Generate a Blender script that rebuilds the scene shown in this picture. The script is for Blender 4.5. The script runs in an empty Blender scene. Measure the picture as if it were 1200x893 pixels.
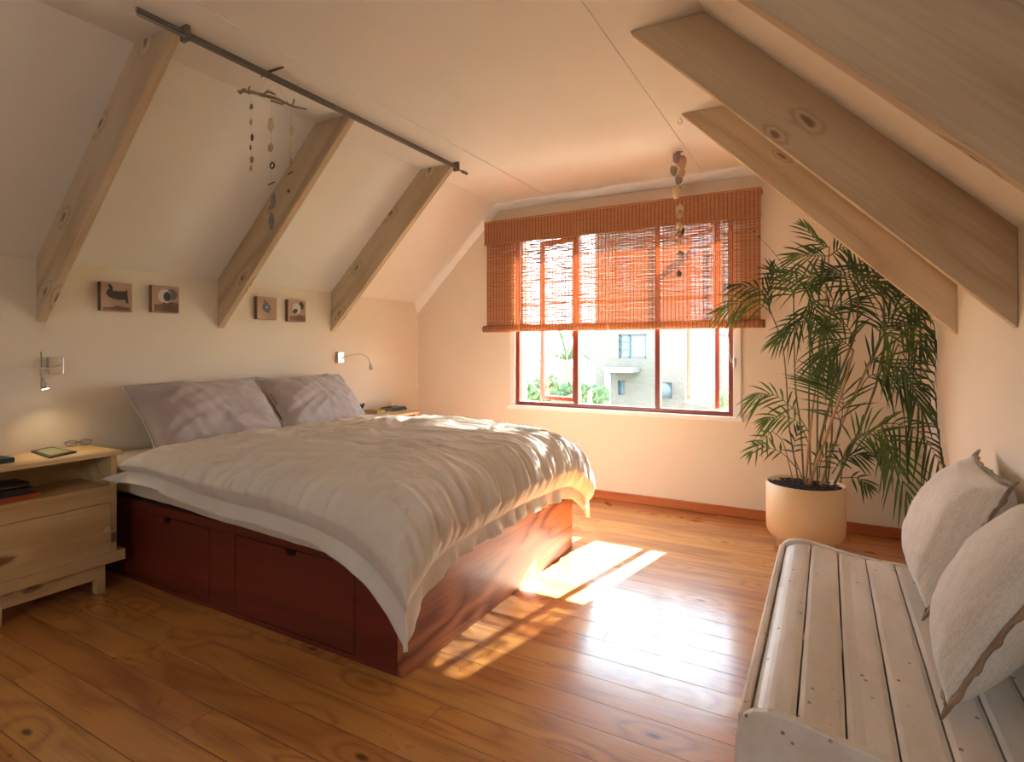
REAR_X0, REAR_X1, REAR_Z0, REAR_Z1 = -1.2, -.2, 1.3, 1.8
SUN_DIR = (-.2, -1, -.77); SUN_E = 44.0
SKY_H = (.93, .965, 1.0); SKY_Z = (.62, .80, 1.0); SKY_S = 7.0
EXPO = 1.22; LAMP_W = 1.2
PILLOWS = [
 ('left grey pillow with cream piping, leaning on the bed wall', (-3.28, 2.115, .865), (0, 1, .01), (-.36, 0, .37), .85, .52, 1),
 ('right grey pillow, nearer the window', (-3.28, 2.92, .865), (0, 1, -.01), (-.36, 0, .37), .77, .52, 2)]
CUSHIONS = [
 ('linen cushion with frayed brown seams, farther one at the middle of the bench', (.365, 2.36, .66), (-.05, -1, 0), (.21, 0, .44), .54, .46, .21, 3),
 ('plump linen cushion with brown seams, nearer one cut by the frame edge', (.362, 1.79, .652), (-.14, -1, 0), (.215, 0, .42), .47, .46, .19, 8)]
PLANT = (
 [([(942, 565, 4.0), (938, 500, 4.0), (932, 450, 3.98), (930, 350, 3.97)], .0055, 'cane'),
  ([(936, 566, 4.05), (925, 500, 4.02), (921, 440, 4.0), (916, 400, 3.97), (903, 365, 3.95)], .0045, 'cane'),
  ([(950, 567, 3.95), (948, 480, 3.95), (949, 400, 3.95), (948, 355, 3.95)], .006, 'cane'),
  ([(944, 568, 3.9), (950, 500, 3.9), (960, 420, 3.93), (968, 350, 3.95), (972, 290, 3.97)], .0065, 'caneb'),
  ([(950, 566, 4.05), (965, 500, 4.05), (980, 450, 4.02), (1002, 390, 3.98), (1006, 340, 3.95)], .009, 'cane'),
  ([(948, 568, 3.88), (972, 500, 3.88), (988, 455, 3.9), (1000, 410, 3.9)], .0095, 'caneb'),
  ([(962, 568, 4.0), (985, 500, 3.98), (1012, 440, 3.95), (1030, 400, 3.93)], .008, 'caneb'),
  ([(970, 567, 4.05), (975, 500, 4.05), (972, 430, 4.05), (966, 380, 4.02)], .006, 'cane'),
  ([(978, 567, 3.95), (1000, 520, 3.95), (1020, 470, 3.95), (1035, 420, 3.93), (1036, 360, 3.92), (1030, 335, 3.92)], .007, 'cane'),
  ([(985, 566, 4.0), (990, 530, 4.0), (1010, 510, 4.0), (1040, 495, 4.0)], .006, 'caneb'),
  ([(958, 567, 4.08), (958, 480, 4.1), (962, 420, 4.1), (975, 360, 4.1)], .006, 'cane'),
  ([(930, 566, 3.95), (918, 520, 3.95), (905, 505, 3.95)], .003, 'cane'),
  ([(968, 566, 3.9), (968, 520, 3.9), (966, 480, 3.9)], .005, 'cane')],
 [([(903, 365, 3.95), (880, 352, 3.9), (850, 362, 3.85)], 13, .20, 'leafy', dict(droop=.45, start=.2)),
  ([(903, 368, 3.95), (900, 345, 3.95), (904, 315, 3.95)], 9, .12, 'leafd', dict(start=.2, spread=.45)),
  ([(903, 368, 3.95), (893, 340, 3.9), (862, 335, 3.9)], 10, .15, 'leafd', dict(droop=.4)),
  ([(930, 350, 3.97), (925, 335, 3.97), (906, 318, 3.95)], 10, .17, 'leaf', dict(start=.15)),
  ([(930, 350, 3.97), (934, 330, 3.97), (950, 335, 3.95)], 9, .14, 'leaf', dict(start=.2, droop=.5)),
  ([(972, 290, 3.97), (960, 285, 3.95), (945, 268, 3.93)], 9, .16, 'leaf', dict(start=.1, spread=.7)),
  ([(972, 300, 3.97), (955, 300, 3.9), (935, 300, 3.9)], 11, .2, 'leaf', dict(start=.15)),
  ([(972, 300, 3.97), (990, 290, 3.9), (1015, 305, 3.85)], 12, .2, 'leafd', dict(start=.15, droop=.4)),
  ([(972, 310, 3.97), (985, 318, 3.85), (1020, 330, 3.8)], 13, .22, 'leafd', dict(start=.15)),
  ([(968, 330, 3.97), (955, 325, 3.85), (925, 322, 3.85)], 12, .2, 'leaf', dict(start=.2, droop=.4)),
  ([(1006, 345, 3.95), (995, 325, 3.95), (975, 320, 3.95)], 12, .22, 'leafd', dict(start=.1)),
  ([(1006, 345, 3.95), (1020, 330, 3.95), (1040, 335, 3.95)], 12, .2, 'leafd', dict(start=.1)),
  ([(948, 355, 3.95), (945, 372, 3.93), (925, 388, 3.9)], 10, .2, 'leafd', dict(start=.1, droop=.4)),
  ([(948, 355, 3.95), (955, 360, 3.9), (965, 385, 3.9)], 10, .18, 'leaf', dict(start=.1, droop=.4)),
  ([(948, 362, 3.95), (930, 380, 3.9), (912, 398, 3.9)], 9, .15, 'leaf', dict(start=.2)),
  ([(966, 380, 4.02), (975, 360, 4.0), (1000, 355, 4.0)], 12, .22, 'leafd', dict(start=.1)),
  ([(1000, 410, 3.9), (985, 400, 3.85), (968, 415, 3.8)], 12, .22, 'leafd', dict(start=.1, droop=.5)),
  ([(1002, 400, 3.98), (990, 380, 3.95), (970, 378, 3.95)], 12, .2, 'leaf', dict(start=.1)),
  ([(1030, 400, 3.93), (1035, 375, 3.9), (1060, 360, 3.85), (1084, 390, 3.75)], 13, .2, 'leafd', dict(start=.2, droop=.35)),
  ([(1030, 400, 3.93), (1045, 380, 3.9), (1065, 380, 3.8), (1078, 405, 3.75)], 13, .2, 'leafd', dict(start=.15, droop=.35)),
  ([(1030, 402, 3.93), (1035, 385, 3.85), (1050, 395, 3.75), (1058, 430, 3.72)], 14, .25, 'leaf', dict(start=.2, droop=.4)),
  ([(1030, 335, 3.92), (1045, 350, 3.9), (1062, 345, 3.9), (1075, 360, 3.9)], 10, .16, 'leafd', dict(start=.3, droop=.4)),
  ([(1015, 430, 3.95), (1030, 420, 3.9), (1062, 440, 3.8), (1080, 478, 3.7)], 17, .28, 'leafd', dict(start=.15, droop=.15, spread=.9)),
  ([(1000, 470, 3.95), (1020, 440, 3.95), (1045, 445, 3.9), (1075, 455, 3.9)], 14, .2, 'leafd', dict(start=.3)),
  ([(980, 520, 3.95), (988, 470, 3.95), (975, 440, 3.93)], 14, .26, 'leafd', dict(start=.4, droop=.1)),
  ([(968, 540, 3.9), (985, 500, 3.9), (970, 462, 3.9), (958, 448, 3.9)], 14, .24, 'leaf', dict(start=.4, droop=.1)),
  ([(950, 510, 3.95), (930, 480, 3.93), (905, 462, 3.9), (885, 466, 3.9)], 12, .17, 'leaf', dict(start=.35, droop=.4)),
  ([(948, 520, 3.95), (935, 495, 3.93), (915, 488, 3.9), (900, 492, 3.9)], 10, .15, 'leafy', dict(start=.4, droop=.3)),
  ([(905, 505, 3.95), (895, 515, 3.95), (882, 528, 3.93)], 7, .11, 'leaf', dict(start=.1, droop=.2)),
  ([(935, 550, 3.95), (915, 530, 3.95), (890, 522, 3.93)], 7, .1, 'leaf', dict(start=.5, droop=.2)),
  ([(990, 540, 3.95), (1010, 510, 3.9), (1040, 520, 3.8), (1062, 575, 3.75)], 15, .26, 'leaf', dict(start=.3, droop=.25)),
  ([(1000, 530, 3.95), (1030, 498, 3.95), (1075, 505, 3.7), (1105, 548, 3.45)], 16, .22, 'leafd', dict(start=.35, droop=.5)),
  ([(985, 545, 3.95), (1000, 515, 3.85), (1030, 505, 3.75), (1045, 535, 3.72)], 13, .22, 'leafy', dict(start=.3, droop=.35)),
  ([(975, 555, 3.95), (990, 535, 3.9), (1010, 535, 3.85)], 9, .13, 'leafd', dict(start=.3, droop=.3)),
  ([(960, 560, 3.9), (962, 540, 3.88), (972, 525, 3.85)], 7, .12, 'leafd', dict(start=.3, droop=.3)),
  ([(985, 560, 3.95), (1005, 560, 3.9), (1015, 568, 3.88)], 6, .1, 'leaf', dict(start=.3, droop=.3)),
  ([(940, 560, 4.0), (930, 530, 4.0), (935, 505, 4.0)], 7, .11, 'leafd', dict(start=.5, droop=.3)),
  ([(932, 330, 3.97), (910, 300, 3.95), (885, 272, 3.93)], 2, .02, 'leaf', dict(start=.9, stem=.0025))])
import bpy, bmesh, math, random
from mathutils import Vector, Matrix, noise
random.seed(11)
SC = bpy.context.scene
COL = SC.collection
# ------------------------------------------------------------------ camera geometry (1200x893)
FPX, CX, V0, CAMH = 661.0, 600.0, 409.0, 1.25
YAW = math.atan(370/661)
FW = (-math.sin(YAW), math.cos(YAW)); RT = (math.cos(YAW), math.sin(YAW))
def ray(u, v):
    a = (u-CX)/FPX
    return (FW[0]+a*RT[0], FW[1]+a*RT[1], (V0-v)/FPX)
def on_z(u, v, z):
    x, y, w = ray(u, v); t = (z-CAMH)/w; return Vector((x*t, y*t, z))
def on_y(u, v, Y):
    x, y, w = ray(u, v); t = Y/y; return Vector((x*t, Y, CAMH+w*t))
def on_x(u, v, X):
    x, y, w = ray(u, v); t = X/x; return Vector((X, y*t, CAMH+w*t))
# room measurements
XL, XR, YB, YF = -3.59, 0.522, 4.484, -2.5
ZC, ZWL, ZWR = 2.59, 1.715, 1.63
XSL, XSR = -2.65, -0.43
WX0, WX1, WZ0, WZ1 = -2.47, -0.615, 0.745, 2.27     # window hole
WT = 0.22

# ------------------------------------------------------------------ materials
def lin(c):
    return tuple(((x/255)/12.92 if x/255 <= .04045 else ((x/255+.055)/1.055)**2.4) for x in c)+(1.0,)
class NT:
    def __init__(s, name):
        s.m = bpy.data.materials.new(name); s.m.use_nodes = True
        s.t = s.m.node_tree; s.t.nodes.clear()
        s.out = s.n('ShaderNodeOutputMaterial')
    def n(s, ty, **kw):
        nd = s.t.nodes.new(ty)
        for k, v in kw.items():
            if k == 'inp':
                for a, b in v.items():
                    if isinstance(b, bpy.types.NodeSocket): s.t.links.new(b, nd.inputs[a])
                    else: nd.inputs[a].default_value = b
            else: setattr(nd, k, v)
        return nd
    def math(s, op, a, b=0.0, c=0.0, clamp=False):
        nd = s.n('ShaderNodeMath', operation=op, use_clamp=clamp)
        for i, x in enumerate((a, b, c)):
            if isinstance(x, bpy.types.NodeSocket): s.t.links.new(x, nd.inputs[i])
            else: nd.inputs[i].default_value = x
        return nd.outputs[0]
    def mix(s, f, a, b, blend='MIX'):
        nd = s.n('ShaderNodeMix', data_type='RGBA', blend_type=blend)
        for i, x in ((0, f), (6, a), (7, b)):
            if isinstance(x, bpy.types.NodeSocket): s.t.links.new(x, nd.inputs[i])
            else: nd.inputs[i].default_value = x
        return nd.outputs[2]
    def ramp(s, f, stops):
        nd = s.n('ShaderNodeValToRGB'); s.t.links.new(f, nd.inputs[0])
        e = nd.color_ramp.elements
        while len(e) < len(stops): e.new(.5)
        for i, (p, c) in enumerate(stops): e[i].position = p; e[i].color = c
        return nd.outputs[0]
    def smooth(s, v, a, b):
        nd = s.n('ShaderNodeMapRange', interpolation_type='SMOOTHSTEP')
        s.t.links.new(v, nd.inputs[0]); nd.inputs[1].default_value = a; nd.inputs[2].default_value = b
        return nd.outputs[0]
    def mapping(s, scale=(1,1,1), rot=(0,0,0), loc=(0,0,0), src=None):
        if src is None: src = s.n('ShaderNodeTexCoord').outputs['Object']
        return s.n('ShaderNodeMapping', inp={0: src, 1: loc, 2: rot, 3: scale}).outputs[0]
    def noise(s, vec, scale, detail=3, rough=.5, dist=0.0):
        return s.n('ShaderNodeTexNoise', inp={'Vector': vec, 'Scale': scale, 'Detail': detail, 'Roughness': rough, 'Distortion': dist}).outputs[0]
    def bsdf(s, col, rough=.5, **kw):
        nd = s.n('ShaderNodeBsdfPrincipled')
        for k, x in dict({'Base Color': col, 'Roughness': rough}, **kw).items():
            if isinstance(x, bpy.types.NodeSocket): s.t.links.new(x, nd.inputs[k])
            else: nd.inputs[k].default_value = x
        return nd
    def bump(s, h, strength=.3, dist=.01):
        return s.n('ShaderNodeBump', inp={'Height': h, 'Strength': strength, 'Distance': dist}).outputs[0]
    def finish(s, sh):
        s.t.links.new(sh.outputs[0] if hasattr(sh, 'outputs') else sh, s.out.inputs[0]); return s.m

def plain(name, rgb, rough=.5, bump=0, bscale=200, vary=.06, **kw):
    N = NT(name); vec = N.mapping()
    c = lin(rgb); n = N.noise(vec, 3.0, 4)
    dark = tuple(x*(1-vary*2) for x in c[:3])+(1,)
    col = N.mix(N.smooth(n, .3, .7), dark, c)
    extra = dict(kw)
    if bump: extra['Normal'] = N.bump(N.noise(vec, bscale, 2), bump, .002)
    return N.finish(N.bsdf(col, rough, **extra))

def wood(name, c1, c2, cdark=None, axis=0, ring=9, rscale=2.2, knots=.8, rough=.5, coat=0, seed=0, kscale=2.2, stretch=.13, spec=.5):
    """timber with flowing growth rings, fibres and knots; axis = grain direction"""
    N = NT(name)
    sc = [1, 1, 1]; sc[axis] = stretch
    vec = N.mapping(scale=sc, loc=(seed*3.1, seed*1.7, seed*2.3))
    c1, c2 = lin(c1), lin(c2); cd = lin(cdark) if cdark else tuple(x*.35 for x in c2[:3])+(1,)
    big = N.noise(vec, rscale, 2, .4, .3)
    # knots
    sp = N.n('ShaderNodeSeparateXYZ', inp={0: N.n('ShaderNodeTexCoord').outputs['Object']})
    oth = [i for i in (0, 1, 2) if i != axis]
    kv = N.n('ShaderNodeCombineXYZ', inp={0: N.math('ADD', N.math('MULTIPLY', sp.outputs[axis], .45), seed*1.37), 1: N.math('ADD', N.math('ADD', sp.outputs[oth[0]], sp.outputs[oth[1]]), seed*.71)}).outputs[0]
    kv = N.n('ShaderNodeVectorMath', operation='ADD', inp={0: kv, 1: N.n('ShaderNodeVectorMath', operation='SCALE', inp={0: N.n('ShaderNodeTexNoise', inp={'Vector': kv, 'Scale': 14.0, 'Detail': 2.0}).outputs[1], 'Scale': .05}).outputs[0]}).outputs[0]
    vo = N.n('ShaderNodeTexVoronoi', voronoi_dimensions='2D', inp={'Vector': kv, 'Scale': kscale, 'Randomness': 1.0})
    kd = vo.outputs['Distance']
    gate = N.smooth(N.n('ShaderNodeSeparateColor', inp={0: vo.outputs['Color']}).outputs[0], .5, .52)
    pull = N.math('MULTIPLY', N.math('MULTIPLY', N.math('SUBTRACT', 1.0, N.smooth(kd, 0, .22)), .30*min(1, knots*1.2)), gate)
    rg = N.math('PINGPONG', N.math('MULTIPLY', N.math('ADD', big, pull), ring), 1.0)
    rg = N.math('POWER', rg, 1.6)
    fs = [1, 1, 1]; fs[axis] = .035
    fib = N.noise(N.mapping(scale=fs), 90, 3, .65)
    tone = N.noise(N.mapping(scale=sc, loc=(7, 3, 1)), 1.3, 2)
    f = N.math('ADD', N.math('MULTIPLY', rg, .78), N.math('MULTIPLY', N.math('SUBTRACT', fib, .45), 1.1), clamp=True)
    col = N.mix(f, c1, c2)
    col = N.mix(N.smooth(tone, .35, .75), col, N.mix(.5, col, c2))
    if knots:
        k = N.math('MULTIPLY', N.math('MULTIPLY', N.math('SUBTRACT', 1.0, N.smooth(kd, .03, .075)), knots, clamp=True), gate)
        col = N.mix(k, col, cd)
    nrm = N.bump(N.math('ADD', fib, rg), .12, .002)
    r = N.math('ADD', N.math('MULTIPLY', fib, .15), rough-.07)
    return N.finish(N.bsdf(col, r, Normal=nrm, **{'Coat Weight': coat, 'Coat Roughness': .25, 'Specular IOR Level': spec}))

def floor_mat():
    N = NT('honey pine floorboards'); tc = N.n('ShaderNodeTexCoord').outputs['Object']
    sp = N.n('ShaderNodeSeparateXYZ', inp={0: tc}); X, Y = sp.outputs[0], sp.outputs[1]
    W = .137
    yy = N.math('DIVIDE', N.math('SUBTRACT', Y, 1.205-20*W), W)
    row = N.math('FLOOR', yy); fy = N.math('FRACT', yy)
    rnd = N.n('ShaderNodeTexWhiteNoise', noise_dimensions='1D', inp={'W': row}).outputs[0]
    xx = N.math('ADD', N.math('DIVIDE', X, 2.3), N.math('MULTIPLY', rnd, 7.0))
    colm = N.math('FLOOR', xx); fx = N.math('FRACT', xx)
    idn = N.n('ShaderNodeTexWhiteNoise', noise_dimensions='2D', inp={'Vector': N.n('ShaderNodeCombineXYZ', inp={0: row, 1: colm}).outputs[0]})
    pid = idn.outputs[0]
    off = N.math('MULTIPLY', pid, 50.0)
    v = N.n('ShaderNodeCombineXYZ', inp={0: N.math('ADD', N.math('MULTIPLY', X, .14), off), 1: N.math('ADD', Y, off), 2: off}).outputs[0]
    big = N.noise(v, 5.0, 2, .45, .5)
    kv = N.n('ShaderNodeCombineXYZ', inp={0: N.math('ADD', N.math('MULTIPLY', X, .45), off), 1: N.math('ADD', Y, off), 2: 0.0}).outputs[0]
    vo = N.n('ShaderNodeTexVoronoi', voronoi_dimensions='2D', inp={'Vector': kv, 'Scale': 3.0}); kd = vo.outputs['Distance']
    pull = N.math('MULTIPLY', N.math('SUBTRACT', 1.0, N.smooth(kd, 0, .28)), .3)
    rg = N.math('POWER', N.math('PINGPONG', N.math('MULTIPLY', N.math('ADD', big, pull), 11), 1.0), 1.8)
    fv = N.n('ShaderNodeCombineXYZ', inp={0: N.math('MULTIPLY', X, .03), 1: Y, 2: off}).outputs[0]
    fib = N.noise(fv, 140, 2, .6)
    f = N.math('ADD', N.math('MULTIPLY', rg, .62), N.math('MULTIPLY', N.math('SUBTRACT', fib, .5), 1.1), clamp=True)
    col = N.mix(f, lin((214, 164, 100)), lin((158, 100, 52)))
    tint = N.ramp(pid, [(0, lin((255, 244, 216))), (.45, lin((240, 216, 186))), (.75, lin((255, 234, 200))), (1, lin((212, 172, 140)))])
    col = N.mix(.85, col, tint, 'MULTIPLY')
    blot = N.noise(fv, 2.2, 3)
    col = N.mix(N.math('MULTIPLY', N.smooth(blot, .62, .8), .35), col, lin((120, 56, 26)))
    k = N.math('MULTIPLY', N.math('SUBTRACT', 1.0, N.smooth(kd, .015, .05)), N.smooth(N.n('ShaderNodeSeparateColor', inp={0: vo.outputs['Color']}).outputs[0], .6, .62))
    col = N.mix(N.math('MULTIPLY', k, .85), col, lin((60, 28, 14)))
    g1 = N.math('SUBTRACT', 1.0, N.smooth(N.math('MINIMUM', fy, N.math('SUBTRACT', 1.0, fy)), .004, .017))
    g2 = N.math('SUBTRACT', 1.0, N.smooth(N.math('MINIMUM', fx, N.math('SUBTRACT', 1.0, fx)), .0002, .0009))
    g = N.math('MAXIMUM', g1, g2)
    col = N.mix(N.math('MULTIPLY', g, .8), col, lin((52, 24, 10)))
    wav = N.noise(tc, 5.0, 2)
    h = N.math('SUBTRACT', N.math('ADD', N.math('MULTIPLY', wav, 1.2), N.math('MULTIPLY', fib, .15)), g)
    nrm = N.bump(h, .35, .004)
    rough = N.math('ADD', N.math('MULTIPLY', N.noise(tc, 3.0, 4), .18), .21)
    return N.finish(N.bsdf(col, rough, Normal=nrm, **{'Specular IOR Level': .55, 'Coat Weight': .6, 'Coat Roughness': .16, 'Coat Normal': nrm}))

def fabric(name, rgb, rgb2=None, scale=900, bump=.15, rough=.9, sheen=.2, trans=0, weave=0):
    N = NT(name); vec = N.mapping()
    c = lin(rgb); c2 = lin(rgb2) if rgb2 else tuple(x*.88 for x in c[:3])+(1,)
    n = N.noise(vec, 4, 4, .6)
    col = N.mix(N.smooth(n, .3, .7), c2, c)
    if weave:
        a = N.noise(N.mapping(scale=(1, 1, .04)), weave, 2); b = N.noise(N.mapping(scale=(1, .04, 1)), weave, 2)
        w = N.math('ADD', a, b)
        col = N.mix(N.math('MULTIPLY', N.smooth(w, .8, 1.25), .5), col, tuple(x*.72 for x in c2[:3])+(1,))
        nrm = N.bump(w, .35, .002)
    else: nrm = N.bump(N.noise(vec, scale, 2), bump, .001)
    b = N.bsdf(col, rough, Normal=nrm, **{'Sheen Weight': sheen, 'Specular IOR Level': .2})
    if trans:
        tr = N.n('ShaderNodeBsdfTranslucent', inp={0: col, 'Normal': nrm})
        b = N.n('ShaderNodeMixShader', inp={0: trans, 1: b.outputs[0], 2: tr.outputs[0]})
    return N.finish(b)

def glass_mat():
    N = NT('window glass')
    tr = N.n('ShaderNodeBsdfTransparent', inp={0: (.93, .96, .96, 1)}); gl = N.n('ShaderNodeBsdfGlossy', inp={0: (1, 1, 1, 1), 1: .02})
    fr = N.math('ADD', .03, N.math('MULTIPLY', N.math('POWER', N.n('ShaderNodeLayerWeight', inp={0: .5}).outputs['Facing'], 4.0), .4))
    return N.finish(N.n('ShaderNodeMixShader', inp={0: fr, 1: tr.outputs[0], 2: gl.outputs[0]}))

def leafy(name, c1, c2, trans=.35, rough=.38):
    N = NT(name); n = N.noise(N.mapping(), 6, 3)
    col = N.mix(N.smooth(n, .35, .65), lin(c1), lin(c2))
    b = N.bsdf(col, rough); tr = N.n('ShaderNodeBsdfTranslucent', inp={0: col})
    return N.finish(N.n('ShaderNodeMixShader', inp={0: trans, 1: b.outputs[0], 2: tr.outputs[0]}))

def emit(name, rgb, s):
    N = NT(name); return N.finish(N.n('ShaderNodeEmission', inp={0: lin(rgb), 1: s}))

def bamboo():
    N = NT('orange split bamboo'); n = N.noise(N.mapping(scale=(.06, 1, 1)), 240, 2)
    col = N.mix(N.smooth(n, .3, .7), lin((180, 116, 74)), lin((206, 148, 104)))
    b = N.bsdf(col, .5); tr = N.n('ShaderNodeBsdfTranslucent', inp={0: lin((216, 158, 114))})
    return N.finish(N.n('ShaderNodeMixShader', inp={0: .22, 1: b.outputs[0], 2: tr.outputs[0]}))

def painted_boards():
    N = NT('worn white painted boards'); tc = N.n('ShaderNodeTexCoord').outputs['Object']
    n = N.noise(N.mapping(scale=(1, .25, 1)), 9, 5, .6)
    col = N.mix(N.smooth(n, .35, .7), lin((238, 230, 220)), lin((222, 210, 196)))
    n3 = N.noise(N.mapping(scale=(1, .5, 1), loc=(4, 2, 0)), 5, 3, .5)
    col = N.mix(N.math('MULTIPLY', N.smooth(n3, .68, .76), .35), col, lin((176, 138, 104)))
    vo = N.n('ShaderNodeTexVoronoi', inp={'Vector': N.mapping(scale=(1, .8, 1)), 'Scale': 26.0}).outputs['Distance']
    msk = N.noise(N.mapping(loc=(1, 1, 1)), 6, 1)
    d = N.math('MULTIPLY', N.math('SUBTRACT', 1.0, N.smooth(vo, .08, .14)), N.smooth(msk, .47, .53))
    col = N.mix(N.math('MULTIPLY', d, .8), col, lin((92, 66, 48)))
    wav = N.noise(tc, 14, 3); h = N.math('ADD', wav, N.math('MULTIPLY', d, -.4))
    return N.finish(N.bsdf(col, .42, Normal=N.bump(h, .25, .006)))

def brick_mat():
    N = NT('pale outdoor brick'); sw = N.n('ShaderNodeSeparateXYZ', inp={0: N.n('ShaderNodeTexCoord').outputs['Object']})
    v = N.n('ShaderNodeCombineXYZ', inp={0: N.math('ADD', sw.outputs[0], sw.outputs[1]), 1: sw.outputs[2]}).outputs[0]
    b = N.n('ShaderNodeTexBrick', inp={'Vector': v, 'Color1': lin((100, 94, 85)), 'Color2': lin((91, 85, 76)), 'Mortar': lin((85, 81, 75)), 'Scale': 3.2, 'Mortar Size': .02})
    return N.finish(N.bsdf(b.outputs[0], .85))

M = {}
M['floor'] = floor_mat()
M['wall'] = plain('cream wall paint', (236, 222, 200), .85, .15, 500, .01)
M['ceil'] = plain('off white ceiling paint', (241, 234, 222), .9, .1, 500, .01)
M['white'] = plain('white trim paint', (250, 246, 238), .5, 0, 1, .02)
M['beam'] = wood('bare pine beam', (226, 204, 172), (184, 156, 120), (100, 70, 48), 0, 11, 3.0, .7, .75, 0, 1, 4.6)
M['beam2'] = wood('bare pine beam darker', (222, 198, 164), (178, 148, 112), (98, 68, 46), 0, 11, 3.0, .7, .75, 0, 5, 4.9)
M['skirt'] = wood('orange pine skirting', (196, 118, 62), (160, 84, 40), None, 0, 8, 4, .6, .4, 0, 2)
M['bedwood'] = wood('red brown stained bed timber', (204, 132, 90), (104, 48, 28), (60, 20, 12), 1, 16, 3.0, 0, .5, .0, 3, stretch=.28)
M['bedwood_shade'] = wood('shaded red stained bed side', (122, 46, 30), (96, 34, 22), None, 0, 9, 2.6, 0, .5, .1, 4)  # same timber as the foot board, darkened to paint in the side's shade
M['pine'] = wood('pale knotty pine', (226, 196, 146), (198, 158, 106), (120, 70, 36), 1, 6, 4.2, .8, .55, 0, 6, 3.4)
M['frame'] = wood('red brown window timber', (150, 66, 40), (116, 44, 28), None, 2, 6, 4, 0, .4, .2, 7)
M['frameh'] = wood('red brown window timber level', (150, 66, 40), (116, 44, 28), None, 0, 6, 4, 0, .4, .2, 8)
M['drift'] = wood('grey driftwood', (176, 150, 122), (128, 100, 76), None, 0, 8, 9, 0, .85)
M['duvet'] = fabric('cream cotton duvet cover', (238, 231, 220), (232, 222, 208), 700, .08, .62, .25)
M['sheet'] = fabric('cream sheet', (226, 214, 196), (218, 204, 182), 700, .08, .7, .2)
M['pillow'] = fabric('grey lavender cotton', (186, 174, 170), (178, 164, 158), 700, .08, .6, .3)
M['pillowedge'] = fabric('cream pillow piping', (214, 200, 180), None, 700, .08, .7)
M['linen'] = fabric('natural linen', (240, 234, 224), (230, 222, 210), 900, .3, .95, .3, 0, 260)
M['seam'] = fabric('tan brown seam tape', (172, 144, 118), (140, 112, 88), 900, .4, .95, .2)
M['chrome'] = plain('brushed steel', (205, 205, 200), .28, 0, 1, .02, Metallic=1.0)
M['steel'] = plain('dark grey steel tube', (128, 122, 114), .45, 0, 1, .03, Metallic=.6)
M['black'] = plain('black plastic', (22, 22, 24), .35)
M['dark'] = plain('painted recess shade', (18, 9, 7), .8)  # near-black that paints the shade inside the drawer cutouts
M['glass'] = glass_mat()
M['bamboo'] = bamboo()
M['thread'] = plain('brown warp thread', (112, 54, 28), .8)
M['cord'] = plain('off white cord', (232, 216, 196), .7)
M['leaf'] = leafy('palm leaf green', (66, 92, 44), (96, 122, 58), .28)
M['leafd'] = leafy('darker palm leaf green', (50, 72, 38), (76, 100, 50), .28)
M['leafy'] = leafy('yellow green palm leaf', (86, 112, 48), (116, 138, 62), .35)
M['cane'] = plain('green brown palm cane', (128, 116, 66), .5, .2, 60, .2)
M['caneb'] = plain('tan dry palm cane', (190, 150, 104), .6, .2, 60, .2)
M['pot'] = plain('cream glazed pot', (236, 204, 160), .5, .05, 80, .02)
M['soil'] = plain('dark bark mulch', (70, 46, 38), .9, .6, 90, .3)
M['boards'] = painted_boards()
M['brick'] = brick_mat()
M['stucco'] = plain('white render', (124, 122, 118), .9)
M['roof'] = plain('grey roof', (150, 140, 132), .8)
M['outglass'] = plain('outdoor blue grey glass', (84, 112, 126), .15)
M['alu'] = plain('dark aluminium frame', (56, 68, 72), .4)
M['grass'] = plain('dry lawn', (120, 124, 80), .95, .5, 6, .15)
M['bush'] = leafy('garden bush green', (74, 96, 58), (104, 122, 78), .3, .7)
M['trunk'] = plain('palm trunk', (130, 110, 90), .9)

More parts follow.
